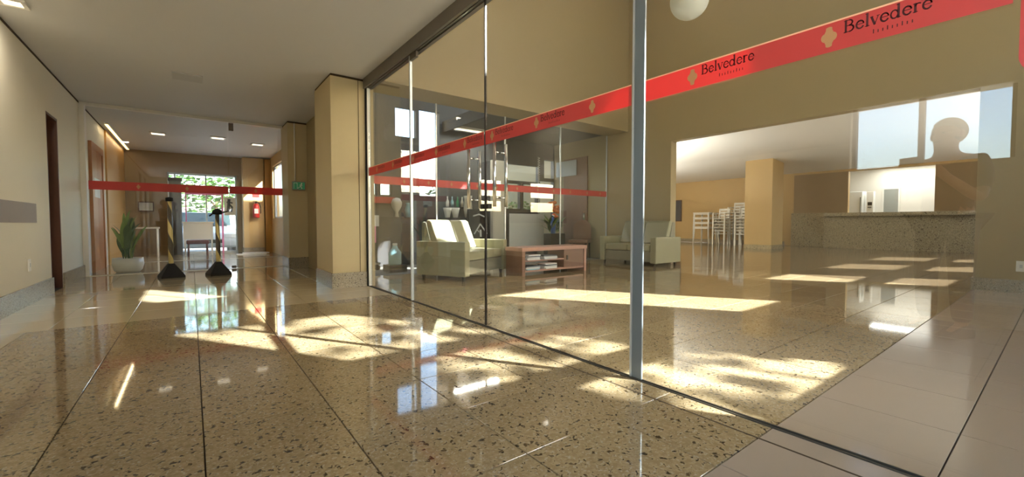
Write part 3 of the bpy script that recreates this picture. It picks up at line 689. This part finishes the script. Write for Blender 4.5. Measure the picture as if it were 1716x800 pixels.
for k in range(26):
    o = bpy.data.objects.new('leaf', LM[k % 3]); col.objects.link(o); o.parent = t
    o.location = (rnd.uniform(-.07, .07), rnd.uniform(-.07, .07), 0.2+0.016*k); o.rotation_euler = (rnd.uniform(-.2, .2), rnd.uniform(-.75, -.1), rnd.uniform(0, 6.28))
for k in range(3): MB().tube((0.03*k-0.03, 0, 0.2), (0.05*k-0.05, 0.02*k, 0.75), 0.01, 0.006).build('stem', 'leaf_light', t)

t = thing('exit_sign', 'small green exit sign on the pillar at the end of corridor', 'sign', (1.645, 8.915, 1.57))
MB().box(-0.115, 0.115, -0.03, 0, -0.08, 0.08, c=0.006).build('housing', 'grey_paint', t)
p = MB().box(-0.10, 0.10, -0.034, -0.0305, -0.065, 0.065).build('face', 'exit_green', t)
mb = MB(); PF = lambda u, v: (u, -0.0352, v)
mb.add([PF(0.045+0.014*math.cos(2*math.pi*k/12), 0.042+0.014*math.sin(2*math.pi*k/12)) for k in range(12)], [tuple(range(12))])
stroke(mb, [(0.04, 0.026), (0.03, -0.012), (0.05, -0.05)], 0.02, PF); stroke(mb, [(0.03, -0.012), (0.0, -0.03), (-0.02, -0.05)], 0.014, PF); stroke(mb, [(0.06, 0.0), (0.04, 0.022), (0.01, 0.008)], 0.01, PF)
stroke(mb, [(-0.085, 0.05), (-0.03, 0.05), (-0.03, -0.055)], 0.008, PF); stroke(mb, [(-0.085, 0.05), (-0.085, -0.055)], 0.008, PF)
mb.build('running_figure', 'paper_white', p)
tag(MB().tube((1.585, 8.905, 1.655), (1.585, 8.905, CEIL-0.035), 0.012).build('cable_conduit', 'paint_white'), 'thin vertical cable conduit rising from the green exit sign', 'conduit')

t = thing('fire_extinguisher', 'red fire extinguisher hanging on the ochre corridor pillar', 'extinguisher', (1.5, 14.26, 1.02))
MB().lathe([(0.0, 0), (0.075, 0.0), (0.085, 0.02), (0.085, 0.32), (0.06, 0.39), (0.025, 0.41), (0.0, 0.41)]).build('cylinder', 'red_paint', t)
MB().box(-0.05, 0.05, -0.087, -0.06, 0.12, 0.26).build('paper_label', 'paper_white', t)
MB().tube((0, 0, 0.4), (0, 0, 0.46), 0.022).box(-0.08, 0.03, -0.015, 0.015, 0.46, 0.475).box(-0.07, 0.03, -0.012, 0.012, 0.495, 0.505).build('valve_handle', 'black_rubber', t)
MB().path([(0.02, 0, 0.45), (0.09, -0.02, 0.42), (0.115, -0.03, 0.3), (0.11, -0.03, 0.12)], 0.011).build('hose', 'black_rubber', t)
tag(MB().box(1.43, 1.6, 14.335, 14.348, 1.62, 1.8).build('extinguisher_sign', 'red_paint'), 'small square red sign above the fire extinguisher', 'sign')

tag(MB().box(XL, XL+0.012, 5.3, 6.93, 0.86, 1.07).build('wall_plaque', 'plaque_mauve', None, 0.003), 'mauve grey rectangular plate low on the left wall', 'plate')
t = thing('wall_socket', 'white socket low on the left wall above the granite baseboard', 'socket', (XL, 6.63, 0.41))
MB().box(0, 0.01, -0.04, 0.04, -0.065, 0.065, c=0.003).build('plate', 'plastic_white', t); MB().box(0.01, 0.013, -0.012, 0.012, -0.02, 0.02).build('insert', 'paper_grey', t)
t = thing('wall_socket', 'white socket low on the beige wall at the far right', 'socket', (XB, 0.33, 0.33))
MB().box(-0.01, 0, -0.04, 0.04, -0.065, 0.065, c=0.003).build('plate', 'plastic_white', t); MB().box(-0.013, -0.01, -0.012, 0.012, -0.02, 0.02).build('insert', 'paper_grey', t)

t = thing('reception_desk', 'pale reception desk in front of the corridor end window', 'desk', (0.14, 14.0, 0))
MB().box(-0.32, 0.32, -0.02, 0.02, 0.43, 0.86).build('front_panel', 'ceramic', t)
MB().box(-0.34, 0.34, -0.04, 0.4, 0.86, 0.9, c=0.005).build('desktop', 'ceramic', t)
for x in (-0.3, 0.28): MB().box(x, x+0.03, -0.01, 0.36, 0, 0.86).build('side_panel', 'ceramic', t)
t = thing('stool', 'dark red low stool in front of the pale reception desk', 'stool', (0.12, 13.7, 0))
MB().box(-0.24, 0.24, -0.17, 0.17, 0.32, 0.42, c=0.03).build('seat', 'dark_red', t)
for sx in (-1, 1):
    for sy in (-1, 1): MB().tube((sx*0.2, sy*0.13, 0), (sx*0.19, sy*0.12, 0.33), 0.022).build('leg', 'dark_red', t)
t = thing('notice_poster', 'white notice with a dark figure right of the pink door frame', 'poster', (0.9, 14.78, 1.35))
MB().box(-0.14, 0.14, -0.01, 0, -0.26, 0.26).build('sheet', 'paper_white', t)
mb = MB(); PF2 = lambda u, v: (u, -0.0115, v)
stroke(mb, [(-0.02, 0.2), (-0.03, 0.05), (-0.05, -0.15)], 0.07, PF2); stroke(mb, [(-0.02, 0.06), (0.05, -0.02), (0.03, -0.15)], 0.05, PF2); stroke(mb, [(-0.07, 0.12), (0.06, 0.1)], 0.04, PF2)
mb.build('printed_figure', 'paper_dark', t)
t = thing('folded_banner', 'white folded sheets lying on the floor by the corridor pillar', 'papers', (1.3, 13.6, 0))
MB().box(-0.35, 0.35, -0.12, 0.12, 0, 0.02).build('sheet', 'paper_white', t); MB().box(-0.2, 0.42, -0.1, 0.16, 0.021, 0.05).build('sheet', 'paper_white', t)
t = thing('picture_frame', 'small framed picture on the brown corridor end wall', 'picture', (-0.95, 14.79, 1.3))
MB().box(-0.16, 0.16, -0.02, 0, -0.13, 0.13).build('frame', 'wood_dark', t); MB().box(-0.135, 0.135, -0.023, -0.0205, -0.105, 0.105).build('print', 'paper_grey', t)
t = thing('side_table', 'small pale table beside the potted plant in the corridor', 'table', (-0.95, 13.9, 0))
MB().box(-0.3, 0.3, -0.2, 0.2, 0.72, 0.76, c=0.004).build('top', 'ceramic', t)
for sx in (-1, 1):
    for sy in (-1, 1): MB().tube((sx*0.26, sy*0.16, 0), (sx*0.26, sy*0.16, 0.72), 0.015).build('leg', 'ceramic', t)

# ------------------------------------------------------------------ stacked plastic chairs and tables in the dining hall
def plastic_chair():
    t = thing('plastic_chair', '', 'chair')
    MB().box(-0.22, 0.22, -0.22, 0.22, 0.42, 0.445, c=0.008).build('seat', 'plastic_white', t)
    b = MB().prism([(0.18, 0.43), (0.21, 0.43), (0.29, 0.84), (0.26, 0.84)], -0.22, -0.17, 'x').prism([(0.18, 0.43), (0.21, 0.43), (0.29, 0.84), (0.26, 0.84)], 0.17, 0.22, 'x')
    for z in (0.80, 0.68, 0.56): b.prism([(0.18+0.2*(z-.43), z-0.045), (0.205+0.2*(z-.43), z-0.045), (0.215+0.2*(z-.43), z+0.04), (0.19+0.2*(z-.43), z+0.04)], -0.17, 0.17, 'x')
    b.build('backrest', 'plastic_white', t)
    for s in (-1, 1):
        MB().prism([(0.22, 0.62), (0.22, 0.65), (-0.2, 0.655), (-0.24, 0.63), (-0.22, 0.42), (-0.19, 0.42), (-0.205, 0.625)], s*0.24-0.022, s*0.24+0.022, 'x').build('armrest', 'plastic_white', t)
        MB().prism([(-0.25, 0), (-0.21, 0), (-0.17, 0.43), (-0.23, 0.43)], s*0.235-0.024, s*0.235+0.024, 'x').build('leg', 'plastic_white', t)
        MB().prism([(0.27, 0), (0.31, 0), (0.22, 0.43), (0.16, 0.43)], s*0.225-0.024, s*0.225+0.024, 'x').build('leg', 'plastic_white', t)
    return t
pc = plastic_chair(); used = False
STACKS = [(17.35, 8.62, 6, 'front stack beside the white tables'), (16.95, 7.55, 6, 'stack half hidden by the ochre pillar'), (17.85, 8.25, 8, 'tall rear stack by the wall')]
ORD = ['lowest', 'second from below', 'third from below', 'fourth from below', 'fifth from below', 'sixth from below', 'seventh from below']
for x, y, n, lab in STACKS:
    for k in range(n):
        o = pc if not used else copy_tree(pc); used = True
        o.location = (x, y, k*0.125); o.rotation_euler = (0, 0, R(-90))
        o['label'] = 'white plastic chair, ' + (ORD[k] if k < n-1 else 'topmost') + ' in ' + lab; o['group'] = 'stacked white plastic chairs'
def plastic_table():
    t = thing('plastic_table', '', 'table')
    MB().box(-0.36, 0.36, -0.36, 0.36, 0.69, 0.72, c=0.008).build('top', 'plastic_white', t)
    MB().box(-0.33, 0.33, -0.33, -0.31, 0.63, 0.69).box(-0.33, 0.33, 0.31, 0.33, 0.63, 0.69).box(-0.33, -0.31, -0.31, 0.31, 0.63, 0.69).box(0.31, 0.33, -0.31, 0.31, 0.63, 0.69).build('apron', 'plastic_white', t)
    for sx in (-1, 1):
        for sy in (-1, 1): MB().tube((sx*0.34, sy*0.34, 0), (sx*0.31, sy*0.31, 0.69), 0.024, 0.04, 8).build('leg', 'plastic_white', t)
    return t
pt = plastic_table()
for k in range(4):
    o = pt if k == 0 else copy_tree(pt)
    o.location = (17.55, 9.42, k*0.2); o.rotation_euler = (0, 0, 0)
    o['label'] = 'white square plastic table, ' + ['lowest', 'second from the floor', 'third from the floor', 'topmost'][k] + ' of the stack beside the white chairs'; o['group'] = 'stacked white plastic tables'
t = thing('picture_frame', 'dark tall picture frame at the far left of the dining hall wall', 'picture', (18.19, 11.05, 1.45))
MB().box(-0.03, 0, -0.16, 0.16, -0.5, 0.5).build('frame', 'wood_dark', t); MB().box(-0.034, -0.031, -0.12, 0.12, -0.46, 0.46).build('print', 'paper_dark', t)

# ------------------------------------------------------------------ the yard beyond the lounge glazing
struct(MB().box(-40, 60, -40, 6, -0.3, -0.21).build('ground_front', 'paving'), 'pale paved ground in front of the building')
struct(MB().box(-40, 60, 6, 80, -0.3, -0.21).build('ground_street', 'road'), 'dark road behind the building')
struct(MB().box(2.0, 7.98, YA+0.02, 14.0, -0.2, -0.01).build('yard_floor', 'asphalt'), 'grey paved yard behind the lounge glazing')
t = thing('yard_canopy', 'dark grey flat canopy over the yard behind the lounge glazing', 'canopy', (6.28, 8.0, 2.98))
MB().box(-1.7, 1.69, -1.2, 0.58, 0, 0.12).build('slab', 'kiosk_grey', t)
MB().box(-1.74, -1.7, -1.2, 0.58, -0.08, 0.16).build('fascia', 'kiosk_dark', t)
tube_lamp(5.15, 8.1, 2.975, 'white tube lamp under the yard canopy', 16, 1.2, 'x')
t = thing('yard_kiosk', 'dark grey kiosk wall with openings to the sky behind the lounge glass', 'kiosk', (0, 8.6, 0))
KH = [(3.45, 3.92, 2.7, 3.31), (3.99, 4.48, 1.46, 3.34), (6.28, 7.42, 1.95, 2.37), (6.3, 6.8, 1.2, 1.9), (6.86, 7.38, 1.2, 1.9), (7.62, 7.97, 2.08, 2.57), (7.47, 7.97, 0.45, 2.0), (2.8, 3.05, 1.42, 1.72), (3.09, 3.36, 1.42, 1.72)]
holes_wall('y', 0, 0.12, 2.06, 7.98, 0, 4.0, KH).build('wall', 'kiosk_grey', t)
for w in KH[3:5] + KH[7:]:
    f = 0.025
    fr = MB().box(w[0], w[1], -0.02, 0.08, w[2], w[2]+f).box(w[0], w[1], -0.02, 0.08, w[3]-f, w[3]).box(w[0], w[0]+f, -0.02, 0.08, w[2]+f, w[3]-f).box(w[1]-f, w[1], -0.02, 0.08, w[2]+f, w[3]-f).build('window_frame', 'kiosk_dark', t)
    MB().box(w[0]+f, w[1]-f, 0.05, 0.056, w[2]+f, w[3]-f).build('pane', 'glass_far', fr)
MB().box(2.7, 3.4, -0.05, -0.001, 1.27, 1.4).build('red_band', 'red_paint', t)
MB().box(2.1, 5.2, -0.45, -0.001, 0.93, 0.98).build('bar_shelf', 'kiosk_dark', t)
MB().box(2.1, 5.2, -0.4, -0.36, 0, 0.93).build('bar_front', 'kiosk_dark', t)
MB().box(4.55, 5.25, -0.2, -0.001, 1.2, 1.225).build('rack_shelf', 'kiosk_dark', t)
MB().box(5.86, 6.26, -0.1, -0.001, 0.0, 2.4).build('white_pilaster', 'ceramic', t)
# scalloped leafy tops behind the kiosk and other trees
def tree(name, label, loc, h, r, n, group, trunk_r=0.09, leafs=0.16, m='leaf', sq=(1, 1, 0.8)):
    t = thing(name, label, 'tree', loc, 0, group)
    MB().tube((0, 0, 0), (0.05, 0.02, h*0.7), trunk_r, trunk_r*0.6, 10).tube((0.05, 0.02, h*0.65), (0.3*r, 0.1, h), trunk_r*0.5, trunk_r*0.2, 8).tube((0.05, 0.02, h*0.6), (-0.35*r, -0.1, h*0.95), trunk_r*0.5, trunk_r*0.2, 8).build('trunk', 'bark', t)
    b = MB()
    for k in range(n):
        while True:
            p = Vector((rnd.uniform(-1, 1), rnd.uniform(-1, 1), rnd.uniform(-1, 1)))
            if 0.2 < p.length < 1: break
        p = Vector((p.x*r*sq[0], p.y*r*sq[1], h+p.z*r*sq[2])); s = leafs*rnd.uniform(0.6, 1.3)
        M = Matrix.Translation(p) @ Matrix.Rotation(rnd.uniform(0, 6.28), 4, 'Z') @ Matrix.Rotation(rnd.uniform(-1.2, 1.2), 4, 'X')
        b.add([(-s*.5, 0, 0), (0, -s*.28, s*.06), (s*.5, 0, 0), (0, s*.28, s*.06)], [(0, 1, 2), (0, 2, 3)], False, M)
    o = b.build('foliage', m, t); o['kind'] = 'stuff'
    return t
tree('yard_tree', 'green leafy tree behind the right windows of the dark kiosk', (6.5, 11.2, -0.2), 1.6, 1.1, 1500, 'trees outside', m='leaf')
tree('yard_shrub', 'light green shrub seen past the kiosk beside the brown door', (7.4, 9.4, -0.2), 1.3, 0.5, 700, 'trees outside', m='leaf_light', leafs=0.1, trunk_r=0.03)
tree('street_tree', 'green tree outside the corridor end window', (0.9, 24.0, -0.2), 3.0, 2.2, 2200, 'trees outside', m='leaf', leafs=0.25)
tree('street_tree', 'light green tree outside left of the corridor end window', (-4.2, 27.0, -0.2), 2.6, 2.0, 1800, 'trees outside', m='leaf_light', leafs=0.25)
tree('dapple_tree', 'unseen leafy tree added outside the sunny facade to dapple the sunlight', (6.6, -6.2, -0.2), 5.4, 1.9, 420, 'trees outside', m='leaf', leafs=0.34, trunk_r=0.12)  # out of view, added to break up the sun entering the facade windows

t = thing('chalkboard_sign', 'dark chalkboard stand with a white arrow drawing in the yard', 'sign', (5.18, 8.0, 0))
MB().prism([(-0.02, 0.0), (0.02, 0.0), (0.1, 1.17), (0.06, 1.17)], -0.27, 0.27, 'x').build('board', 'chalkboard', t)
MB().prism([(0.30, 0.0), (0.33, 0.0), (0.12, 1.17), (0.09, 1.17)], -0.27, 0.27, 'x').build('rear_board', 'kiosk_dark', t)
mb = MB(); PB = lambda u, v: (u, -0.0225+0.0684*v, v)
stroke(mb, [(-0.15, 0.62), (0.02, 0.84), (0.19, 0.62)], 0.03, PB); stroke(mb, [(0.02, 0.70), (0.02, 0.56)], 0.05, PB); stroke(mb, [(-0.16, 1.02), (0.0, 1.06), (0.16, 1.0)], 0.03, PB); stroke(mb, [(-0.08, 0.72), (-0.02, 0.66)], 0.02, PB)
mb.build('chalk_drawing', 'chalk', t)
t = thing('white_partition', 'white panel standing in the yard behind the coffee table', 'panel', (6.86, 8.4, 0))
MB().box(-0.56, 0.56, -0.015, 0.015, 0.18, 1.1).build('panel', 'paper_white', t)
for x in (-0.5, 0.46): MB().box(x, x+0.04, -0.15, 0.15, 0, 0.18).build('foot', 'grey_paint', t)
# glass vessels on the bar
VP_ = [(3.35, 1), (3.62, 2), (4.52, 3), (4.72, 3), (5.05, 4)]
VL = ['round white lamp jar at the left end of the dark bar', 'pale green glass vase on the dark bar', 'white cup left of the cup pair on the dark bar', 'white cup right of the cup pair on the dark bar', 'tall pale glass vase at the right end of the dark bar']
for (x, k), lab in zip(VP_, VL):
    pr_ = {1: [(0, 0), (0.05, 0), (0.03, 0.1), (0.1, 0.22), (0.11, 0.3), (0.07, 0.38), (0, 0.4)], 2: [(0, 0), (0.06, 0), (0.09, 0.16), (0.05, 0.26), (0.07, 0.3), (0, 0.28)], 3: [(0, 0), (0.05, 0), (0.08, 0.14), (0.1, 0.22), (0.085, 0.22), (0, 0.02)], 4: [(0, 0), (0.07, 0), (0.1, 0.2), (0.08, 0.42), (0.1, 0.5), (0.08, 0.5), (0, 0.03)]}[k]
    tag(MB().lathe(pr_, (x, 8.32, 0.98)).build('vase', {1: 'ceramic', 2: 'paper_cyan', 3: 'paper_white', 4: 'ceramic'}[k]), lab, 'vessel')
for k, x in enumerate((4.62, 4.74, 4.88, 5.0, 5.14)):
    tag(MB().lathe([(0, 0), (0.035, 0), (0.035, 0.12), (0.012, 0.18), (0.012, 0.24), (0, 0.24)], (x, 8.5, 1.225)).build('bottle', ['paper_white', 'paper_cyan', 'exit_green', 'ceramic', 'paper_grey'][k]),
        ['white', 'pale blue', 'green', 'cream', 'light grey'][k] + ' bottle on the small rack above the dark bar', 'bottle', 'bottles on the rack')
t = thing('water_jug', 'large clear blue water jug on a dark crate left of the sofa', 'jug', (2.86, 7.2, 0.12))
MB().lathe([(0, 0), (0.1, 0), (0.11, 0.02), (0.11, 0.22), (0.05, 0.3), (0.04, 0.34), (0, 0.34)]).build('body', 'paper_cyan', t)
MB().lathe([(0, 0.34), (0.042, 0.34), (0.042, 0.38), (0, 0.38)]).build('cap', 'paper_white', t)
t = thing('crate', 'dark slatted crate under the water jug', 'crate', (2.86, 7.2, 0))
for z in (0.01, 0.065): MB().box(-0.16, 0.16, -0.16, -0.145, z, z+0.045).build('slat', 'kiosk_dark', t)
MB().box(-0.16, 0.16, -0.144, 0.16, 0, 0.12).build('box', 'kiosk_dark', t)
t = thing('parcel_cart', 'pink and white parcels stacked on a grey cart left of the sofa', 'cart', (2.55, 7.75, 0))
MB().box(-0.18, 0.18, -0.18, 0.18, 0.1, 0.14).build('deck', 'grey_paint', t)
MB().box(-0.16, 0.14, -0.15, 0.15, 0.14, 0.5).build('parcel', 'kiosk_dark', t); MB().box(-0.12, 0.12, -0.14, 0.14, 0.5, 0.8).build('parcel', 'pink_frame', t); MB().box(-0.05, 0.17, -0.16, 0.1, 0.8, 1.0).build('parcel', 'paper_white', t)
for sx in (-1, 1): MB().tube((sx*0.13, -0.18, 0.05), (sx*0.13, -0.14, 0.05), 0.05, n=14).build('wheel', 'black_rubber', t)
# flower stand near the brown door
t = thing('flower_stand', 'orange flowers and leaves over a dark planter beside the brown door', 'planter', (7.36, 7.9, 0))
MB().box(-0.26, 0.24, -0.13, 0.13, 0, 0.6, c=0.01).build('planter_box', 'kiosk_dark', t)
for k in range(30):
    o = bpy.data.objects.new('leaf', LM[k % 3]); col.objects.link(o); o.parent = t; o.scale = (0.9, 0.9, 0.9)
    o.location = (rnd.uniform(-.2, .2), rnd.uniform(-.06, .06), 0.6+rnd.uniform(0, 0.2)); o.rotation_euler = (0, rnd.uniform(-.3, .4), rnd.uniform(0, 6.28))
bl = MB().ball((0, 0, 0), (0.06, 0.06, 0.045), 8, 5).mesh('blossom', 'orange_flower')
for k in range(18):
    o = bpy.data.objects.new('blossom', bl); col.objects.link(o); o.parent = t; o.location = (rnd.uniform(-.22, .1), rnd.uniform(-.1, .08), 1.0+rnd.uniform(0, 0.4))
t = thing('blue_bottle', 'blue water bottle standing on the dark planter among orange flowers', 'bottle', (7.24, 7.83, 0.601))
MB().lathe([(0, 0), (0.06, 0), (0.065, 0.2), (0.06, 0.3), (0.03, 0.38), (0.025, 0.42), (0, 0.42)]).build('body', 'blue_plastic', t)
MB().lathe([(0, 0.42), (0.028, 0.42), (0.028, 0.46), (0, 0.46)]).build('cap', 'paper_white', t)
# spiral cord hanging before the kiosk
mb = MB(); sp = [(7.17+0.025*math.cos(k*0.9), 8.3+0.025*math.sin(k*0.9), 0.7+k*0.0085) for k in range(220)]
mb.path(sp, 0.006, 5); tag(mb.build('spiral_cord', 'paper_white'), 'white spiral ornament hanging beside the orange flowers', 'ornament')
# brown door, sign sheet and chair on the outer wall
o = struct(MB().box(XB-0.04, XB-0.005, 7.36, 8.2, 0, 2.55).build('door_7', 'wood_brown'))
MB().box(XB-0.06, XB-0.04, 7.42, 7.47, 0.95, 1.15).build('door_handle', 'chrome', o)
tag(MB().box(XB-0.075, XB-0.062, 7.7, 8.45, 2.1, 2.5).build('wall_sheet', 'paper_grey'), 'pale grey sheet fixed high beside the brown door', 'sheet')
t = thing('brown_chair', 'brown chair with rounded back in front of the brown door', 'chair', (7.55, 7.2, 0), R(-60))
MB().box(-0.24, 0.24, -0.24, 0.2, 0.38, 0.46, c=0.02).build('seat', 'wood_brown', t)
MB().prism([(-0.23, 0.46)] + [(0.23*math.cos(R(a)), 0.74+0.2*math.sin(R(a))) for a in range(180, -1, -20)] + [(0.23, 0.46)], 0.2, 0.25, 'y').build('backrest', 'wood_brown', t, 0.01)
for sx in (-1, 1):
    for sy in (-1, 1): MB().tube((sx*0.2, sy*0.19, 0), (sx*0.19, sy*0.18, 0.38), 0.018).build('leg', 'dark_metal', t)

# car parked beyond the corridor end window
t = thing('car', 'white car parked outside the corridor end window', 'car', (0.35, 17.9, -0.2))
side = [(-2.0, 0.3), (-2.05, 0.55), (-1.95, 0.8), (-1.1, 0.95), (-0.55, 1.42), (0.9, 1.45), (1.6, 1.0), (2.0, 0.92), (2.05, 0.5), (2.0, 0.3)]
MB().prism(side, -0.85, 0.85, 'x').build('body', 'car_white', t, 0.08)
MB().prism([(-1.12, 0.99), (-0.6, 1.4), (-0.57, 1.37), (-1.07, 0.96)], -0.68, 0.68, 'x', Matrix.Translation((0, -0.03, 0.01))).build('windscreen', 'car_glass', t)
for s in (-1, 1):
    MB().prism([(-0.95, 0.98), (-0.55, 1.34), (0.85, 1.36), (1.3, 1.0)], s*0.852-0.004, s*0.852+0.004, 'x').build('side_window', 'car_glass', t)
    MB().box(s*0.62-0.16, s*0.62+0.16, -2.04, -1.98, 0.6, 0.74, c=0.02).build('headlight', 'paper_white', t)
    for y in (-1.25, 1.25): MB().tube((s*0.7, y, 0.31), (s*0.87, y, 0.31), 0.31, n=20).build('wheel', 'black_rubber', t)
MB().box(-0.4, 0.4, -2.06, -2.0, 0.45, 0.56).build('grille', 'dark_metal', t)

# ------------------------------------------------------------------ the person seen only mirrored in the glass
def skin_mesh(name, joints, edges, m, sub=2, root=0):
    me = bpy.data.meshes.new(name); names = list(joints)
    me.from_pydata([joints[k][0] for k in names], [(names.index(a), names.index(b)) for a, b in edges], [])
    o = bpy.data.objects.new(name, me); col.objects.link(o)
    md = o.modifiers.new('skin', 'SKIN'); md.use_smooth_shade = True
    for i, k in enumerate(names):
        r = joints[k][1]; sv = me.skin_vertices[0].data[i]
        sv.radius = r if isinstance(r, tuple) else (r, r); sv.use_root = (i == root)
    sd = o.modifiers.new('sub', 'SUBSURF'); sd.levels = sub; sd.render_levels = sub
    dg = bpy.context.evaluated_depsgraph_get(); ev = o.evaluated_get(dg); m2 = bpy.data.meshes.new_from_object(ev)
    bpy.data.objects.remove(o)
    m2.materials.clear(); m2.materials.append(MATS[m])
    for p in m2.polygons: p.use_smooth = True; p.material_index = 0
    o = bpy.data.objects.new(name, m2); col.objects.link(o)
    return o
# local frame: faces +y, stands at the origin
PX, PY, PRZ = -0.74, 0.56, R(-66)
person = thing('person', 'photographer in dark shirt mirrored in the glass before the bright window', 'person', (PX, PY, 0), PRZ)
hl = Vector((-0.088, 0.345, 1.27)); hr = Vector((0.088, 0.345, 1.27))
J = {'pelvis': ((0, 0, 0.9), (0.15, 0.11)), 'waist': ((0, 0.0, 1.03), (0.135, 0.1)), 'chest': ((0, 0.01, 1.2), (0.16, 0.11)), 'collar': ((0, 0.01, 1.32), (0.1, 0.08)), 'neck': ((0, 0.02, 1.38), 0.055), 'head1': ((0, 0.035, 1.45), (0.07, 0.085)), 'head2': ((0, 0.03, 1.53), (0.078, 0.095)), 'head3': ((0, 0.02, 1.59), (0.06, 0.075)),
     'shL': ((-0.17, 0.0, 1.3), 0.06), 'shR': ((0.17, 0.0, 1.3), 0.06)}
E = [('pelvis', 'waist'), ('waist', 'chest'), ('chest', 'collar'), ('collar', 'neck'), ('neck', 'head1'), ('head1', 'head2'), ('head2', 'head3'), ('collar', 'shL'), ('collar', 'shR')]
for s, n_, hp in ((-1, 'L', hl), (1, 'R', hr)):
    sh = Vector((s*0.2, 0.0, 1.25)); el = Vector((s*0.25, 0.10, 1.02)); wr = hp + (el-hp).normalized()*0.07
    J['ua'+n_] = (tuple(sh), 0.052); J['el'+n_] = (tuple(el), 0.042); J['wr'+n_] = (tuple(wr), 0.028); J['pa'+n_] = (tuple(hp), 0.03)
    E += [('sh'+n_, 'ua'+n_), ('ua'+n_, 'el'+n_), ('el'+n_, 'wr'+n_), ('wr'+n_, 'pa'+n_)]
    d0 = (hp - wr).normalized(); sd = d0.cross(Vector((0, 0, 1))).normalized(); upv = sd.cross(d0)
    for q, (off, ln) in enumerate(((-0.024, 0.055), (-0.008, 0.062), (0.008, 0.058), (0.023, 0.046))):
        b0 = hp + upv*off*0.8; k1 = b0 + d0*ln*0.6; k2 = k1 + d0*ln*0.25 - sd*s*0.02
        J['f%d%s' % (q, n_)] = (tuple(k1), 0.009); J['t%d%s' % (q, n_)] = (tuple(k2), 0.0075)
        E += [('pa'+n_, 'f%d%s' % (q, n_)), ('f%d%s' % (q, n_), 't%d%s' % (q, n_))]
    tb = hp + upv*0.03 - d0*0.01 ; J['th'+n_] = (tuple(tb + upv*0.018), 0.0105); J['tt'+n_] = (tuple(tb + upv*0.03 + d0*0.028), 0.0085)
    E += [('wr'+n_, 'th'+n_), ('th'+n_, 'tt'+n_)]
    J['hip'+n_] = ((s*0.095, 0, 0.84), 0.085); J['knee'+n_] = ((s*0.11, 0.02, 0.47), 0.058); J['ank'+n_] = ((s*0.11, -0.01, 0.09), 0.04); J['toe'+n_] = ((s*0.125, 0.15, 0.035), 0.034)
    E += [('pelvis', 'hip'+n_), ('hip'+n_, 'knee'+n_), ('knee'+n_, 'ank'+n_), ('ank'+n_, 'toe'+n_)]
body = skin_mesh('body', J, E, 'skin'); body.parent = person
for key, val in (('shirt', {k: J[k] for k in ('waist', 'chest', 'collar', 'shL', 'shR', 'uaL', 'uaR')}),):
    g = {k: (v[0], tuple(x*1.12+0.006 for x in (v[1] if isinstance(v[1], tuple) else (v[1], v[1])))) for k, v in val.items()}
    for n_ in 'LR': g['mid'+n_] = (tuple(Vector(J['ua'+n_][0]).lerp(Vector(J['el'+n_][0]), 0.75)), 0.062)
    g['hem'] = ((0, 0, 0.86), (0.175, 0.135))
    o = skin_mesh('shirt', g, [('waist', 'hem'), ('waist', 'chest'), ('chest', 'collar'), ('collar', 'shL'), ('collar', 'shR'), ('shL', 'uaL'), ('shR', 'uaR'), ('uaL', 'midL'), ('uaR', 'midR')], 'shirt'); o.parent = person
g = {'pelvis': ((0, 0, 0.9), (0.165, 0.125))}; e = []
for n_ in 'LR':
    for k, r in (('hip', 0.1), ('knee', 0.075)): g[k+n_] = (J[k+n_][0], r)
    g['ank'+n_] = ((J['ank'+n_][0][0], J['ank'+n_][0][1], 0.1), 0.062); e += [('pelvis', 'hip'+n_), ('hip'+n_, 'knee'+n_), ('knee'+n_, 'ank'+n_)]
o = skin_mesh('trousers', g, e, 'trousers'); o.parent = person
for n_ in 'LR':
    x, y = J['ank'+n_][0][:2]
    MB().prism([(y-0.07, 0), (y+0.2, 0), (y+0.21, 0.035), (y+0.12, 0.075), (y+0.02, 0.1), (y-0.07, 0.09)], x-0.047, x+0.047, 'x').build('shoe', 'black_rubber', person, 0.015)
h = MB(); h.ball((0, 0.005, 1.545), (0.098, 0.112, 0.105), 20, 12, None); hm = h.build('hair', 'hair', person)
bm = bmesh.new(); bm.from_mesh(hm.data)
bmesh.ops.delete(bm, geom=[v for v in bm.verts if v.co.y > 0.065 and v.co.z < 1.585], context='VERTS'); bm.to_mesh(hm.data); bm.free()
fc = MB(); fc.ball((-0.032, 0.118, 1.525), (0.012, 0.008, 0.008), 8, 6); fc.ball((0.032, 0.118, 1.525), (0.012, 0.008, 0.008), 8, 6); fc.build('eyes', 'hair', person)
fc = MB(); fc.add([(-0.014, 0.12, 1.488), (0.014, 0.12, 1.488), (0, 0.145, 1.49), (0, 0.12, 1.53)], [(0, 1, 2), (0, 2, 3), (1, 3, 2)]); fc.build('nose', 'skin', person)
MB().box(-0.025, 0.025, 0.112, 0.122, 1.458, 1.466, c=0.003).build('mouth', 'dark_red', person)
for s in (-1, 1): MB().ball((s*0.092, 0.025, 1.515), (0.012, 0.02, 0.03), 8, 6).build('ear', 'skin', person)
pw_ = Matrix.Translation((PX, PY, 0)) @ Matrix.Rotation(PRZ, 4, 'Z') @ Vector((0, 0.375, 1.30))
phone = thing('phone', 'dark phone held up in both hands by the mirrored photographer', 'phone', tuple(pw_), PRZ)
MB().box(-0.078, 0.078, -0.004, 0.004, -0.038, 0.038, c=0.003).build('case', 'black_rubber', phone)
MB().box(-0.073, 0.073, -0.0048, -0.0041, -0.034, 0.034).build('screen', 'paper_dark', phone)
